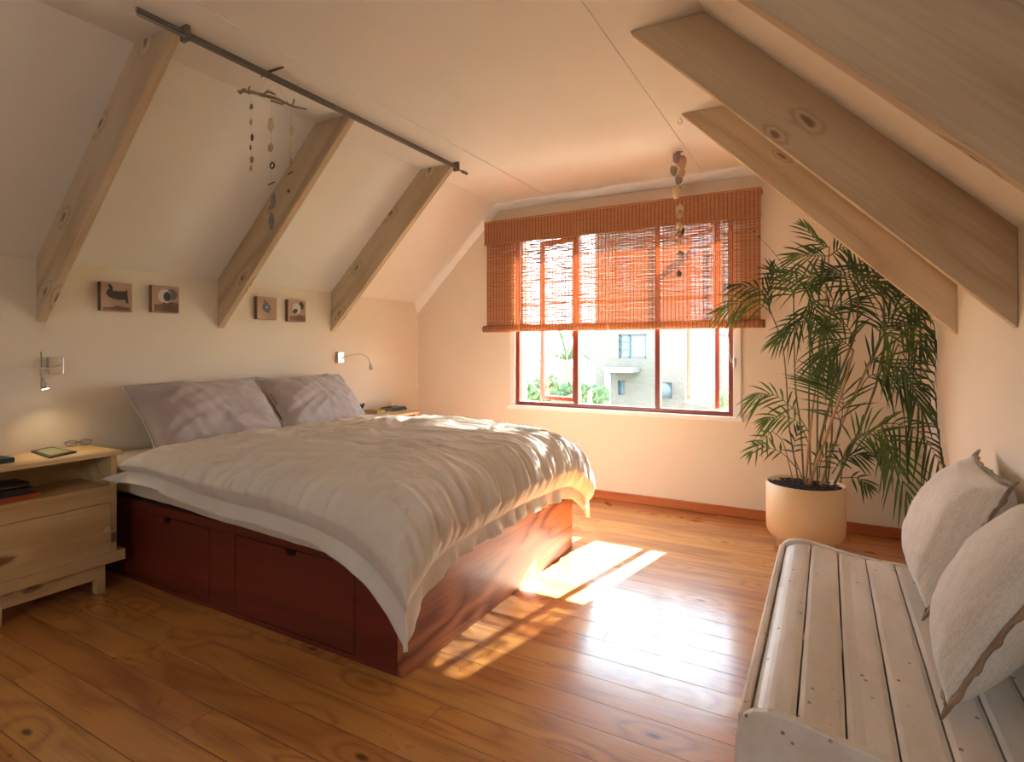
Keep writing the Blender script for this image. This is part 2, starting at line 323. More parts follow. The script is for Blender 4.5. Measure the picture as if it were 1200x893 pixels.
# ------------------------------------------------------------------ mesh building
def wpos(o):
    p = Vector((0, 0, 0))
    while o is not None: p += o.location; o = o.parent
    return p
class MB:
    def __init__(s): s.bm = bmesh.new()
    def box(s, a, b, bev=0, seg=2):
        a, b = Vector(a), Vector(b)
        r = bmesh.ops.create_cube(s.bm, size=1); vs = r['verts']
        for v in vs: v.co = Vector(((a[i]+b[i])/2+v.co[i]*(b[i]-a[i])) for i in range(3))
        if bev:
            es = list({e for v in vs for e in v.link_edges})
            bmesh.ops.bevel(s.bm, geom=es, offset=bev, segments=seg, affect='EDGES', profile=.5)
        return s
    def prism(s, pts, vec):
        """closed polygon pts (3D) extruded by vec"""
        vec = Vector(vec); n = len(pts)
        a = [s.bm.verts.new(p) for p in pts]; b = [s.bm.verts.new(Vector(p)+vec) for p in pts]
        f = [s.bm.faces.new(a), s.bm.faces.new(b[::-1])]
        for i in range(n): s.bm.faces.new((a[i], b[i], b[(i+1) % n], a[(i+1) % n]))
        bmesh.ops.recalc_face_normals(s.bm, faces=s.bm.faces[:])
        return s
    def tube(s, path, r, n=8, caps=True, flat=None):
        path = [Vector(p) for p in path]; k = len(path)
        rs = r if isinstance(r, (list, tuple)) else [r]*k
        rings = []; up = None
        for i, p in enumerate(path):
            t = (path[min(i+1, k-1)]-path[max(i-1, 0)]).normalized()
            if up is None:
                up = Vector((0, 0, 1)) if abs(t.z) < .9 else Vector((1, 0, 0))
            x = t.cross(up)
            if x.length < 1e-5: x = t.cross(Vector((.3, 1, .2)))
            x.normalize(); y = x.cross(t).normalized(); up = y
            rings.append([s.bm.verts.new(p+(x*math.cos(q)+y*math.sin(q)*(flat or 1))*rs[i]) for q in [2*math.pi*j/n for j in range(n)]])
        for a, b in zip(rings, rings[1:]):
            for j in range(n): s.bm.faces.new((a[j], b[j], b[(j+1) % n], a[(j+1) % n]))
        if caps:
            s.bm.faces.new(rings[0]); s.bm.faces.new(rings[-1][::-1])
        return s
    def lathe(s, prof, c, n=48):
        """prof: (r,z) list, revolved round vertical axis at c"""
        rings = [[s.bm.verts.new((c[0]+r*math.cos(2*math.pi*j/n), c[1]+r*math.sin(2*math.pi*j/n), c[2]+z)) for j in range(n)] for r, z in prof]
        for a, b in zip(rings, rings[1:]):
            for j in range(n): s.bm.faces.new((a[j], a[(j+1) % n], b[(j+1) % n], b[j]))
        s.bm.faces.new(rings[0][::-1]); s.bm.faces.new(rings[-1])
        return s
    def blob(s, c, r, sub=2, amp=.25, fr=3, sd=0):
        rr = bmesh.ops.create_icosphere(s.bm, subdivisions=sub, radius=1)
        r = Vector(r) if hasattr(r, '__len__') else Vector((r, r, r)); c = Vector(c)
        for v in rr['verts']:
            k = 1+amp*noise.noise(v.co*fr+Vector((sd*7.3, sd, 0)))
            v.co = c+Vector((v.co[i]*r[i]*k for i in range(3)))
        return s
    def grid(s, rows, close=False):
        g = [[s.bm.verts.new(p) for p in r] for r in rows]
        for a, b in zip(g, g[1:]):
            for j in range(len(a)-1): s.bm.faces.new((a[j], a[j+1], b[j+1], b[j]))
        return g
    def face(s, pts): s.bm.faces.new([s.bm.verts.new(p) for p in pts]); return s
    def build(s, name, mat, parent=None, smooth=False, local=False, bevel=0, solid=0, sub=0, origin=None):
        bm = s.bm
        bmesh.ops.recalc_face_normals(bm, faces=bm.faces[:]) if not solid else None
        if parent is None:
            if origin is None:
                xs = [v.co.x for v in bm.verts]; ys = [v.co.y for v in bm.verts]; zs = [v.co.z for v in bm.verts]
                origin = Vector(((min(xs)+max(xs))/2, (min(ys)+max(ys))/2, min(zs)))
            off = Vector(origin)
        else: off = Vector((0, 0, 0)) if local else wpos(parent)
        if off.length: bmesh.ops.translate(bm, verts=bm.verts[:], vec=-off)
        if smooth:
            for f in bm.faces: f.smooth = True
        me = bpy.data.meshes.new(name); bm.to_mesh(me); bm.free()
        me.materials.append(M[mat] if isinstance(mat, str) else mat)
        o = bpy.data.objects.new(name, me); COL.objects.link(o)
        if parent is None: o.location = off
        else: o.parent = parent
        if solid: md = o.modifiers.new('thickness', 'SOLIDIFY'); md.thickness = solid; md.offset = 0
        if bevel: md = o.modifiers.new('bevel', 'BEVEL'); md.width = bevel; md.segments = 2; md.limit_method = 'ANGLE'; md.angle_limit = .6
        if sub: md = o.modifiers.new('sub', 'SUBSURF'); md.levels = sub; md.render_levels = sub
        return o
def tag(o, label, cat, group=None):
    o['label'] = label; o['category'] = cat
    if group: o['group'] = group
    return o
def struct(o): o['kind'] = 'structure'; return o
def thing(name, loc, label, cat, group=None, rz=0):
    o = bpy.data.objects.new(name, None); COL.objects.link(o); o.location = loc; o.rotation_euler = (0, 0, rz)
    o.empty_display_size = .05
    return tag(o, label, cat, group)
def bez(ps, n=24):
    """smooth curve through points (catmull-rom)"""
    ps = [Vector(p) for p in ps]; P = [ps[0]*2-ps[1]]+ps+[ps[-1]*2-ps[-2]]; out = []
    per = max(2, n//(len(ps)-1))
    for i in range(len(ps)-1):
        a, b, c, d = P[i:i+4]
        for k in range(per):
            t = k/per
            out.append(.5*((2*b)+(c-a)*t+(2*a-5*b+4*c-d)*t*t+(3*b-a-3*c+d)*t**3))
    out.append(ps[-1]); return out

# ================================================================== SETTING
T = .12
struct(MB().box((XL-.2, YF-.2, -.1), (XR+.2, YB+WT, 0)).build('floor', 'floor', origin=(0, 0, 0)))
# ceiling: flat part and the two slopes, one folded slab
prof = [(XL-.001, ZWL), (XSL, ZC), (XSR, ZC), (XR+.001, ZWR)]
sl = (ZC-ZWL)/(XSL-XL); sr = (ZWR-ZC)/(XR-XSR)
prof_in = [(XL-.2, ZWL-.2*sl)]+[(XSL, ZC), (XSR, ZC)]+[(XR+.2, ZWR+.2*sr)]
prof_out = [(x, z+.14) for x, z in prof_in]
struct(MB().prism([(x, YF-.1, z) for x, z in prof_in+prof_out[::-1]], (0, YB+WT+.1-YF+.1, 0)).build('ceiling', 'ceil', origin=(0, 0, 0)))
struct(MB().box((XL-.15, YF-.1, 0), (XL, YB+WT, ZWL+.001)).build('wall_left', 'wall', origin=(0, 0, 0)))
struct(MB().box((XR, YF-.1, 0), (XR+.15, YB+WT, ZWR+.001)).build('wall_right', 'wall', origin=(0, 0, 0)))
b = MB()
def gz(x):
    return min(ZWL+(x-XL)*sl, ZC, ZWR+(x-XR)*sr)+.02
def gable(y0, y1, hx0, hx1, hz0, hz1):
    b = MB()
    b.prism([(XL, y0, 0), (hx0, y0, 0), (hx0, y0, gz(hx0)), (XSL, y0, ZC+.02), (XL, y0, ZWL+.02)] if hx0 > XSL else
            [(XL, y0, 0), (hx0, y0, 0), (hx0, y0, gz(hx0)), (XL, y0, ZWL+.02)], (0, y1-y0, 0))
    q = [(hx1, y0, 0), (XR, y0, 0), (XR, y0, ZWR+.02)]+([(XSR, y0, ZC+.02)] if hx1 < XSR else [])+[(hx1, y0, gz(hx1))]
    b.prism(q, (0, y1-y0, 0))
    if hz0 > 0: b.box((hx0, y0, 0), (hx1, y1, hz0))
    b.box((hx0, y0, hz1), (hx1, y1, ZC+.02))
    return b
struct(gable(YB, YB+WT, WX0, WX1, WZ0, WZ1).build('wall_back', 'wall', origin=(0, 0, 0)))
# wall behind the camera with a wide glazed opening (daylight for the near end of the room)
struct(gable(YF-.15, YF, REAR_X0, REAR_X1, REAR_Z0, REAR_Z1).build('wall_front', 'wall', origin=(0, 0, 0)))
# skirtings
struct(MB().box((XL+.012, YB-.018, 0), (.478, YB, .072)).build('baseboard_back', 'skirt', bevel=.006))
struct(MB().box((XL, YF, 0), (XL+.018, YB-.018, .072)).build('baseboard_left', 'skirt', bevel=.006))
struct(MB().box((XR-.018, YF, 0), (XR, YB-.045, .072)).build('baseboard_right', 'skirt', bevel=.006))
struct(MB().box((.478, YB-.045, 0), (XR, YB, ZWR+.05)).build('trim_1', 'wall', bevel=.004))
# cornice following the gable
def cornice():
    b = MB(); path = [(XL, ZWL-.02), (XSL-.012, ZC-.002), (XSR+.012, ZC-.002), (XR, ZWR-.02)]
    w = .062
    nin = []
    cen = Vector((-1.54, 1.0))
    for i, p in enumerate(path):
        p = Vector(p)
        if i == 0: d = Vector((.0, -1.0))*w*1.35
        elif i == 3: d = Vector((0, -1.0))*w*1.35
        else: d = Vector((.41 if i == 1 else -.41, -1))*w
        nin.append(p+d)
    for i in range(3):
        A, B = Vector(path[i]), Vector(path[i+1]); a, c = nin[i], nin[i+1]
        def ring(P, q): return [(P[0], YB-.048, P[1]+.02), (P[0]*.75+q[0]*.25, YB-.048, P[1]*.75+q[1]*.25), (q[0], YB-.012, q[1]), (q[0], YB, q[1]), (P[0], YB, P[1]+.02)]
        r1 = [b.bm.verts.new(p) for p in ring(A, a)]; r2 = [b.bm.verts.new(p) for p in ring(B, c)]
        for j in range(5): b.bm.faces.new((r1[j], r1[(j+1) % 5], r2[(j+1) % 5], r2[j]))
        b.bm.faces.new(r1[::-1]); b.bm.faces.new(r2)
    return b
struct(cornice().build('trim_2', 'white'))
struct(MB().box((-.842, YF, ZC-.005), (-.824, YB-.04, ZC+.001)).build('trim_3', 'ceil', bevel=.002))
struct(MB().box((-2.152, YF, ZC-.005), (-2.134, YB-.04, ZC+.001)).build('trim_4', 'ceil', bevel=.002))

# ------------------------------------------------------------------ window
win = bpy.data.objects.new('window_1', None); COL.objects.link(win); win.location = ((WX0+WX1)/2, YB, WZ0); struct(win)
b = MB()
b.box((WX0-.055, YB-.018, WZ0-.005), (WX0, YB+.03, WZ1+.05), .003).box((WX1, YB-.018, WZ0-.005), (WX1+.055, YB+.03, WZ1+.05), .003)
b.box((WX0-.055, YB-.018, WZ1), (WX1+.055, YB+.03, WZ1+.055), .003)
b.build('window_surround', 'white', win)
b = MB().box((WX0-.07, YB-.045, WZ0-.035), (WX1+.07, YB+.03, WZ0), .005)
b.build('window_sill', 'white', win)
fy0, fy1 = YB+.005, YB+.075
fz0 = WZ0
b = MB().box((WX0, fy0, WZ0), (WX0+.035, fy1, WZ1), .003).box((WX1-.035, fy0, WZ0), (WX1, fy1, WZ1), .003)
m1, m2 = -1.885, -1.185
for m in (m1, m2): b.box((m-.02, fy0, WZ0), (m+.02, fy1, WZ1), .003)
b.build('window_frame', 'frame', win)
MB().box((WX0+.035, fy0-.004, WZ0), (WX1-.035, fy1, WZ0+.035), .004).box((WX0+.035, fy0, WZ1-.035), (WX1-.035, fy1, WZ1), .003).build('frame_rail', 'frameh', win)
MB().box((m1+.02, fy0+.03, WZ0+.035), (m2-.02, fy0+.034, WZ1-.035)).build('pane', 'glass', win)
# outer masonry sill and reveal faces share the wall
def casement(hinge, tip, z0, z1):
    """outward-swung sash between two plan points"""
    hinge, tip = Vector(hinge), Vector(tip); d = (tip-hinge); L = d.length; d.normalize(); n = Vector((-d.y, d.x)); w = .038; t = .018
    def seg(b, s0, s1, za, zb):
        P = [hinge+d*s0-n*t, hinge+d*s1-n*t, hinge+d*s1+n*t, hinge+d*s0+n*t]
        b.prism([(p.x, p.y, za) for p in P], (0, 0, zb-za))
    b = MB(); seg(b, 0, w, z0, z1); seg(b, L-w, L, z0, z1); seg(b, w, L-w, z0, z0+w); seg(b, w, L-w, z1-w, z1)
    f = b.build('casement_frame', 'frame', win, bevel=.003)
    b = MB(); P = [hinge+d*w-n*.002, hinge+d*(L-w)-n*.002, hinge+d*(L-w)+n*.002, hinge+d*w+n*.002]
    b.prism([(p.x, p.y, z0+w) for p in P], (0, 0, z1-z0-2*w)); b.build('pane', 'glass', f)
casement((m1-.03, fy1+.025), (-2.33, fy1+.16), WZ0+.04, WZ1-.03)
casement((-.745, fy1+.03), (-1.06, fy1+.42), WZ0+.04, WZ1-.03)
b = MB(); # cord cleat on the right surround
p = on_y(861, 425, YB-.02); b.box(p+Vector((-.012, -.012, -.03)), p+Vector((.012, .002, .03)), .004)
b.tube([p+Vector((0, -.012, -.04)), p+Vector((0, -.022, -.03)), p+Vector((0, -.022, .03)), p+Vector((0, -.012, .04))], .005)
b.build('cord_cleat', 'chrome', win, smooth=True)

# ------------------------------------------------------------------ exposed roof ties / beams
def beam(side, y, name_label, mat):
    th = .045
    if side < 0:
        lo = [(XL, 1.39), (-2.35, ZC), (-2.66, ZC), (XL, 1.725)]
    else:
        lo = [(XR, 1.315), (-.73, ZC), (-.42, ZC), (XR, 1.64)]
    a = Vector(lo[0]); d = (Vector(lo[1])-a).normalized(); ang = math.atan2(d.y, d.x)
    b = MB(); b.prism([(x-a.x, 0, z-a.y) for x, z in lo], (0, th, 0))
    R = Matrix.Rotation(ang, 4, 'Y')   # put the grain along local X
    bmesh.ops.transform(b.bm, matrix=R, verts=b.bm.verts[:])
    o = b.build('pine_beam', mat, None, bevel=.004, origin=(0, 0, 0))
    o.location = (a.x, y, a.y); o.rotation_euler = (0, -ang, 0)
    return tag(o, name_label, 'beam', 'sloping pine roof beams')
beam(-1, 1.35, 'sloping pine beam above the lit lamp at far left, nearest of the left row', 'beam')
beam(-1, 2.35, 'middle sloping pine beam of the left row, behind the driftwood mobile', 'beam2')
beam(-1, 3.34, 'left row pine beam closest to the window wall, with a small knot near its top', 'beam')
beam(1, 1.30, 'dark close pine beam cutting across the top right corner', 'beam2')
beam(1, 2.32, 'long knotty pine beam on the right, middle of the three', 'beam2')
beam(1, 3.27, 'right row pine beam just above the palm', 'beam')

# curtain rail at the beam tips
r = thing('curtain_rail', (-2.33, 2.3, ZC-.06), 'dark grey metal rail running along the tips of the left beams', 'rail')
MB().box((-2.338, 1.19, ZC-.036), (-2.322, 3.36, ZC-.018), .003).build('track', 'steel', r)
MB().tube([(-2.318, 1.19, ZC-.05), (-2.318, 3.40, ZC-.05)], .0065).build('tube', 'steel', r, smooth=True)
MB().box((-2.35, 1.372, ZC-.062), (-2.305, 1.39, ZC), .002).build('bracket', 'steel', r)
MB().box((-2.35, 3.33, ZC-.062), (-2.305, 3.35, ZC), .002).build('bracket', 'steel', r)
MB().tube([(-2.318, 3.40, ZC-.05), (-2.318, 3.46, ZC-.05)], .011).build('finial', 'steel', r, smooth=True)

# ------------------------------------------------------------------ bamboo blind
BX0, BX1 = -2.735, -.42; BY = YB-.07
bl = thing('bamboo_blind', ((BX0+BX1)/2, BY, 1.4), 'orange woven bamboo roll up blind covering the upper window', 'blind')
def slats(b, x0, x1, z0, z1, y, pitch, h, jit, seg=46, th=.0016):
    n = int((z1-z0)/pitch); dx = (x1-x0)/seg
    for i in range(n):
        z = z0+(i+.5)*pitch; sd = random.uniform(0, 900); k = random.uniform(.5, 1.5)*jit*(.45+.9*(z-z0)/(z1-z0)); rows = []
        hh = h*random.uniform(.86, 1.06)
        for q in range(seg+1):
            x = x0+q*dx; dz = k*(noise.noise(Vector((x*3.2+sd, 0, 0)))*1.2+.8*noise.noise(Vector((x*11+sd, 5, 0))))
            dy = .0006*noise.noise(Vector((x*8+sd, 9, 0)))
            rows.append([(x, y+dy-th, z+dz-hh/2), (x, y+dy+th, z+dz-hh/2), (x, y+dy+th, z+dz+hh/2), (x, y+dy-th, z+dz+hh/2), (x, y+dy-th, z+dz-hh/2)])
        b.grid(rows)
    return b
slats(MB(), BX0, BX1, 1.455, 2.32, BY, .0066, .0062, .0026, 60, .0003).build('slat_panel', 'bamboo', bl)
slats(MB(), BX0-.005, BX1+.005, 2.20, 2.395, BY-.035, .0062, .0064, .0004, 20).build('valance', 'bamboo', bl)
b = MB()
for k in range(78):
    x = BX0+.012+(BX1-BX0-.024)*k/77
    b.box((x-.0016, BY-.0035, 1.45), (x+.0016, BY-.0022, 2.25)); b.box((x-.0016, BY-.0385, 2.20), (x+.0016, BY-.0372, 2.395))
b.build('warp_thread', 'thread', bl)
b = MB(); b.box((BX0-.005, BY-.04, 2.395), (BX1+.005, YB, 2.41), .003).box((BX0-.005, BY-.03, 2.40-.02), (BX0+.002, YB, 2.395)).box((BX1-.002, BY-.03, 2.40-.02), (BX1+.005, YB, 2.395))
b.box((BX0-.008, BY-.041, 2.195), (BX1+.008, BY-.030, 2.205), .002)
b.build('head_rail', 'bamboo', bl)
# rolled bottom: spiral bundle
b = MB(); rows = []
nseg = 40
for q in range(nseg+1):
    x = BX0-.03+(BX1-BX0+.06)*q/nseg; row = []
    for j in range(25):
        a = 2*math.pi*j/24; rr = .027+.0022*math.sin(a*9)+.001*noise.noise(Vector((x*6, a, 0)))
        row.append((x, BY-.012+math.cos(a)*rr*.9, 1.432+math.sin(a)*rr*1.05))
    rows.append(row)
g = b.grid(rows); b.bm.faces.new(g[0][:-1]); b.bm.faces.new(g[-1][:-1][::-1])
roll = b.build('bottom_roll', 'bamboo', bl, smooth=True)
b = MB()
for k in range(78):
    x = BX0-.02+(BX1-BX0+.04)*k/77
    b.tube([(x, BY-.012+math.cos(a)*.027, 1.432+math.sin(a)*.0305) for a in [math.pi*.45+math.pi*1.1*i/8 for i in range(9)]], .0016, 4)
b.build('wrap_thread', 'thread', roll)
for u in (608, 712, 836):
    p = on_y(u, 380, BY-.045)
    b = MB(); b.tube([(p.x, BY-.012, 1.398), (p.x, BY-.044, 1.42), (p.x, BY-.044, 1.46), (p.x, BY-.012, 1.6), (p.x, BY-.010, 2.24)], .0038, 6)
    b.build('lift_cord', 'cord', bl, smooth=True)
p = on_y(849, 300, BY-.04)
b = MB(); b.tube(bez([(p.x-.02, BY-.03, 2.24), (p.x-.02, BY-.03, 1.8), (p.x-.005, BY-.03, 1.35), (p.x+.03, BY-.03, 1.22), (p.x+.045, BY-.03, 1.15), (p.x+.03, BY-.03, 1.30), (p.x+.012, BY-.03, 1.6), (p.x+.01, BY-.03, 2.24)], 40), .0026, 6)
b.build('pull_cord', 'cord', bl, smooth=True)

# ------------------------------------------------------------------ bed
BXF, BY0, BY1, BZ = -1.402, 1.662, 3.281, .43
bed = thing('storage_bed', ((XL+BXF)/2, (BY0+BY1)/2, 0), 'wide red brown wooden bed with storage drawers along its near side', 'bed')
MB().box((BXF-.03, BY0, .0), (BXF, BY1, BZ), .003).build('foot_board', 'bedwood', bed)
b = MB()
# near side carcass with openings for the two drawers
def side(y0, y1, name):
    b = MB()
    b.box((XL+.08, y0, 0), (BXF-.03, y1, .022)).box((XL+.08, y0, .385), (BXF-.03, y1, BZ))
    b.box((XL+.08, y0, .022), (-3.36, y1, .385)).box((-2.60, y0, .022), (-2.41, y1, .385)).box((-1.65, y0, .022), (BXF-.03, y1, .385))
    return b.build(name, 'bedwood_shade', bed, bevel=.0015)
side(BY0, BY0+.02, 'side_panel')
MB().box((XL+.02, BY1-.02, 0), (BXF-.03, BY1, BZ), .002).build('side_panel', 'bedwood_shade', bed)
MB().box((XL+.02, BY0+.0, BZ-.02), (XL+.08, BY1-.02, BZ)).box((XL+.02, BY0, 0), (XL+.08, BY0+.02, BZ-.02)).box((XL+.09, BY0+.03, BZ-.03), (BXF-.03, BY1-.02, BZ-.005)).build('slat_base', 'bedwood_shade', bed)
for xa, xb, xh in ((-3.355, -2.605, -2.965), (-2.405, -1.655, -2.03)):
    b = MB(); z1 = .381; z0 = .026; hw, hd = .038, .030
    out = [(xa, z0), (xb, z0), (xb, z1), (xh+hw, z1)]+[(xh+hw*math.cos(a), z1-hd*math.sin(a)) for a in [math.pi*i/10 for i in range(1, 10)]]+[(xh-hw, z1), (xa, z1)]
    b.prism([(x, BY0+.001, z) for x, z in out], (0, .018, 0))
    dr = b.build('drawer', 'bedwood_shade', bed, bevel=.0012)
    MB().box((xh-.06, BY0+.022, .33), (xh+.06, BY0+.026, .384)).build('cutout_shade', 'dark', dr)  # flat dark plate standing in for the shade behind the finger cutout
mt = MB().box((XL+.02, BY0+.03, BZ), (BXF-.035, BY1-.03, .648), .045, 5).build('mattress', 'sheet', None, smooth=True)
tag(mt, 'thick cream mattress on the wooden bed base, under the sheet', 'mattress')
# flat sheet hanging over the near side and foot of the mattress
rows = []
per = [(XL+.05, BY0)]+[(XL+.05+(BXF-XL-.05)*i/60, BY0) for i in range(1, 61)]+[(BXF, BY0+(BY1-BY0)*i/36) for i in range(1, 37)]
for i, (x, y) in enumerate(per):
    if i <= 60:
        f = i/60; n = Vector((0, -1)); hem = .487-(.487-.40)*f+.010*noise.noise(Vector((x*3, 0, 0)))
    else: f = (i-60)/36; n = Vector((1, 0)); hem = .425+.01*noise.noise(Vector((y*3, 4, 0)))
    if i == 60: n = Vector((.75, -.75))
    r = []
    for k, (o, z) in enumerate([(-.30, .657), (-.10, .657), (-.045, .652), (-.012, .632), (-.002, .60), (.004, .56), (.008, .52), (.012, hem+.03), (.014, hem+.004), (.013, hem), (.008, hem+.001)]):
        w = .006*noise.noise(Vector((x*9+y*9, z*4, 2)))*(k > 3)+.004*(k > 5)
        if z < hem: z = hem
        r.append((x+n.x*(o+w+.0), y+n.y*(o+w), z))
    rows.append(r)
b = MB(); b.grid(rows)
tag(b.build('bed_sheet', 'sheet', None, smooth=True, solid=.003), 'thin cream sheet hanging below the duvet along the bed side', 'sheet')
# duvet: a puffed body that rounds over the mattress edges to a stitched seam, then a flat border
def round_profile(asp, n, m=400):
    # rounded profile sampled by length along it: across 0..1, height 1..0
    P = []
    for i in range(m+1):
        ph = math.pi/2*i/m; P.append((math.sin(ph)**(2/n), math.cos(ph)**(2/n) if i < m else 0.0))
    S = [0]
    for p, q in zip(P, P[1:]): S.append(S[-1]+math.hypot(q[0]-p[0], (q[1]-p[1])*asp))
    def f(t):
        t = max(0, min(1, t))*S[-1]; lo, hi = 0, m
        while hi-lo > 1:
            mid = (lo+hi)//2
            if S[mid] <= t: lo = mid
            else: hi = mid
        k = (t-S[lo])/max(1e-9, S[hi]-S[lo])
        return P[lo][0]*(1-k)+P[hi][0]*k, P[lo][1]*(1-k)+P[hi][1]*k
    return f
def make_duvet():
    sx0, sx1, sy0, sy1 = -3.115, -1.345, 1.600, 3.345     # seam rectangle
    hx, hy = (sx1-sx0)/2, (sy1-sy0)/2; cx, cy = (sx0+sx1)/2, (sy0+sy1)/2
    tab_y = round_profile(.28/hy, 4.4); tab_x = round_profile(.32/hx, 4.6); tab_h = round_profile(.12/hx, 5.0)
    N1, N2, FLN = 250, 236, 9; FLW = .072
    nz = lambda x, y, z=0.0: noise.noise(Vector((x, y, z)))
    def ridge(v): return (1-min(1, abs(v)*2.8))**1.7
    rows = []
    for i in range(-FLN, N1+FLN+1):
        row = []
        for j in range(-FLN, N2+FLN+1):
            ii, jj = max(0, min(N1, i)), max(0, min(N2, j))
            a, b = 2*ii/N1-1, 2*jj/N2-1
            ga, Fa = (tab_x if a > 0 else tab_h)(abs(a)); gb, Fb = tab_y(abs(b))
            ga = math.copysign(ga, a); gb = math.copysign(gb, b)
            x = cx+hx*ga; y = cy+hy*gb
            foot = max(0, (ga+1)/2)          # 0 head, 1 foot
            dF = max(0, sx1-x); dN = max(0, y-sy0); dR = max(0, sy1-y); dH = max(0, x-sx0)
            cn = math.exp(-((dF/.15)**1.3+(dN/.15)**1.3)); cf = math.exp(-((dF/.15)**1.3+(dR/.15)**1.3)); ch = math.exp(-((dH/.16)**1.3+(dN/.16)**1.3))
            # height of the seam round the border
            wH = math.exp(-(dH/.30)**2)
            zs = .585-.10*foot**1.2
            if dF < .5: zs = min(zs, .455+.08*(dF/.5)) if dN > .2 and dR > .2 else zs-.03*(1-dF/.5)
            zs += .018*nz(x*2.2, y*2.2, 5)
            zs = zs*(1-wH)+(.675)*wH
            nr = math.exp(-(dN/.12)**2); zs -= wH*nr*.05
            zs -= .155*cn+.17*cf
            ztop = .775+.018*nz(x*1.6, y*1.6, 1)+.012*nz(x*4, y*4, 2)-.02*(1-foot)
            Fc = Fa*Fb
            z = zs+(ztop-zs)*Fc
            # swags bulge the side a little between the pulls at the stitching
            ed = 1-Fc; out = Vector((0, 0, 0))
            Fa = min(1, Fa); Fb = min(1, Fb); sideN = (1-Fb)**.8 if b < 0 else 0; sideR = (1-Fb)**.8 if b > 0 else 0; sideF = (1-Fa)**.8 if a > 0 else 0; sideH = (1-Fa)**.8 if a < 0 else 0
            nrm = Vector((sideF-sideH, sideR-sideN, .25+Fc*1.2)).normalized()
            # --- creases
            k1 = max(0, min(1, (foot-.12)/.5))
            th = .62*(1-foot)**.8                     # wrinkle direction turns towards the foot edge
            eta = y-cy-th*(x-sx1)*.9+.05*nz(x*2.5, y*2.5, 7); xi = x
            far = .55+.45*max(0, min(1, (gb+1.0)/1.1))
            w = ridge(nz(xi*1.3, eta*7.0, 3))*.030*(.35+.65*k1)*far*max(.2, .6+1.2*nz(x*1.5+4, y*2.0, 19))
            w += ridge(nz(xi*2.8+9, eta*19.0, 8))*.016*(.35+.65*k1)*far*max(.15, .55+1.3*nz(x*2.1, y*2.6, 17))
            w += ridge(nz(xi*4+3, eta*34.0, 12))*.0085*(.3+.7*k1)*max(.1, .5+1.4*nz(x*2.9, y*3.4, 23))
            # gathers at the foot stitching
            g = math.exp(-max(0, dF)/.10)*(sideF > .02 or dF < .3)
            w += (ridge(nz(z*2.5+x, y*15, 21))*.017+ridge(nz(z*4, y*30, 25))*.008)*g*(1-.3*cn)
            # near side: broad puffs with short pulls rising from the stitching
            gn = math.exp(-max(0, dN)/.16)*(1-wH*.6)
            w += ridge(nz(x*6.5-(y+z)*1.8, (y-z)*2.0, 31))*.020*gn+ridge(nz(x*13-(y+z)*4, (y-z)*2.5, 35))*.009*gn
            w += .022*nz(x*3.2, y*3.2+z, 41)*(.4+.6*ed)
            w += .010*nz(x*8, y*8+z*4, 44)*(.3+.7*Fc)
            w += ridge(nz(x*2.3-y*1.8, y*4.6+x*1.6, 55))*.018*(1-.75*k1*far)+ridge(nz(x*5-y*3, y*9+x*4, 57))*.008*(1-.6*k1)
            # head edge
            w *= (1-.55*wH)*1.2
            # stitching tightens the cloth
            tight = min(1, min(ii, N1-ii, jj, N2-jj)/9.0)
            so = Vector((sideF-sideH*.3, sideR-sideN, 0)); so = so.normalized() if so.length > .05 else so
            p = Vector((x, y, z))+nrm*(w*tight**.6-.006*(1-tight))+so*(.020*(tight*(1-Fc))-.010*(1-tight))
            # corner drapes pull out slightly
            p += Vector((.030*cn+.02*cf, -.030*cn+.055*cf, 0))
            p += Vector((-.030*ch, -.045*ch, 0))
            # --- flat border outside the stitching
            ex = (i-ii)/FLN; ey = (j-jj)/FLN
            if ex or ey:
                o = Vector((ex, ey)); dist = max(abs(ex), abs(ey))*FLW
                if ex and ey: dist *= 1.15
                o = o.normalized()
                s = x*abs(ey)+y*abs(ex) if not (ex and ey) else (x+y)
                s = x if abs(ey) > abs(ex) else y
                if ex < 0 and abs(ex) >= abs(ey):      # lies flat towards the pillows
                    down, outw = .12+.5*nr, .95
                    wv = .006*nz(s*7, dist*8, 51)
                elif ex > 0 and abs(ex) >= abs(ey):
                    down, outw = .90, .22; wv = (.034*nz(s*11, dist*5, 61)+.020*nz(s*23, dist*6, 62))
                else:
                    down, outw = .93, .20; wv = .020*nz(s*4.5, dist*4, 71)+.005*nz(s*14, dist*6, 72)
                kk = dist/FLW
                if ch > .2: down *= .75; outw = outw+.5*ch
                p += Vector((o.x, o.y, 0))*(outw*dist+wv*kk)+Vector((0, 0, -down*dist*(1+.9*cn+.5*cf)))
                p += Vector((0, 0, .10*abs(wv)*kk))
            # keep clear of the bed and mattress
            if p.x < -1.40+.02 and p.y > 1.662-.02 and p.y < 3.281+.02: p.z = max(p.z, (.664 if (p.x < -1.475 and 1.735 < p.y < 3.2) else p.z))
            if p.z < .66:
                if 1.64 < p.y < 1.72 and p.x < -1.385: p.y = 1.636-.004*nz(p.x*9, p.z*9)
                if -1.46 < p.x < -1.372 and p.y > 1.64 and p.y < 3.30: p.x = -1.370
            row.append(p)
        rows.append(row)
    b = MB(); b.grid(rows)
    o = b.build('duvet', 'duvet', None, smooth=True, solid=.005)
    return tag(o, 'crumpled cream duvet with a flat stitched border spread over the bed', 'duvet')
make_duvet()
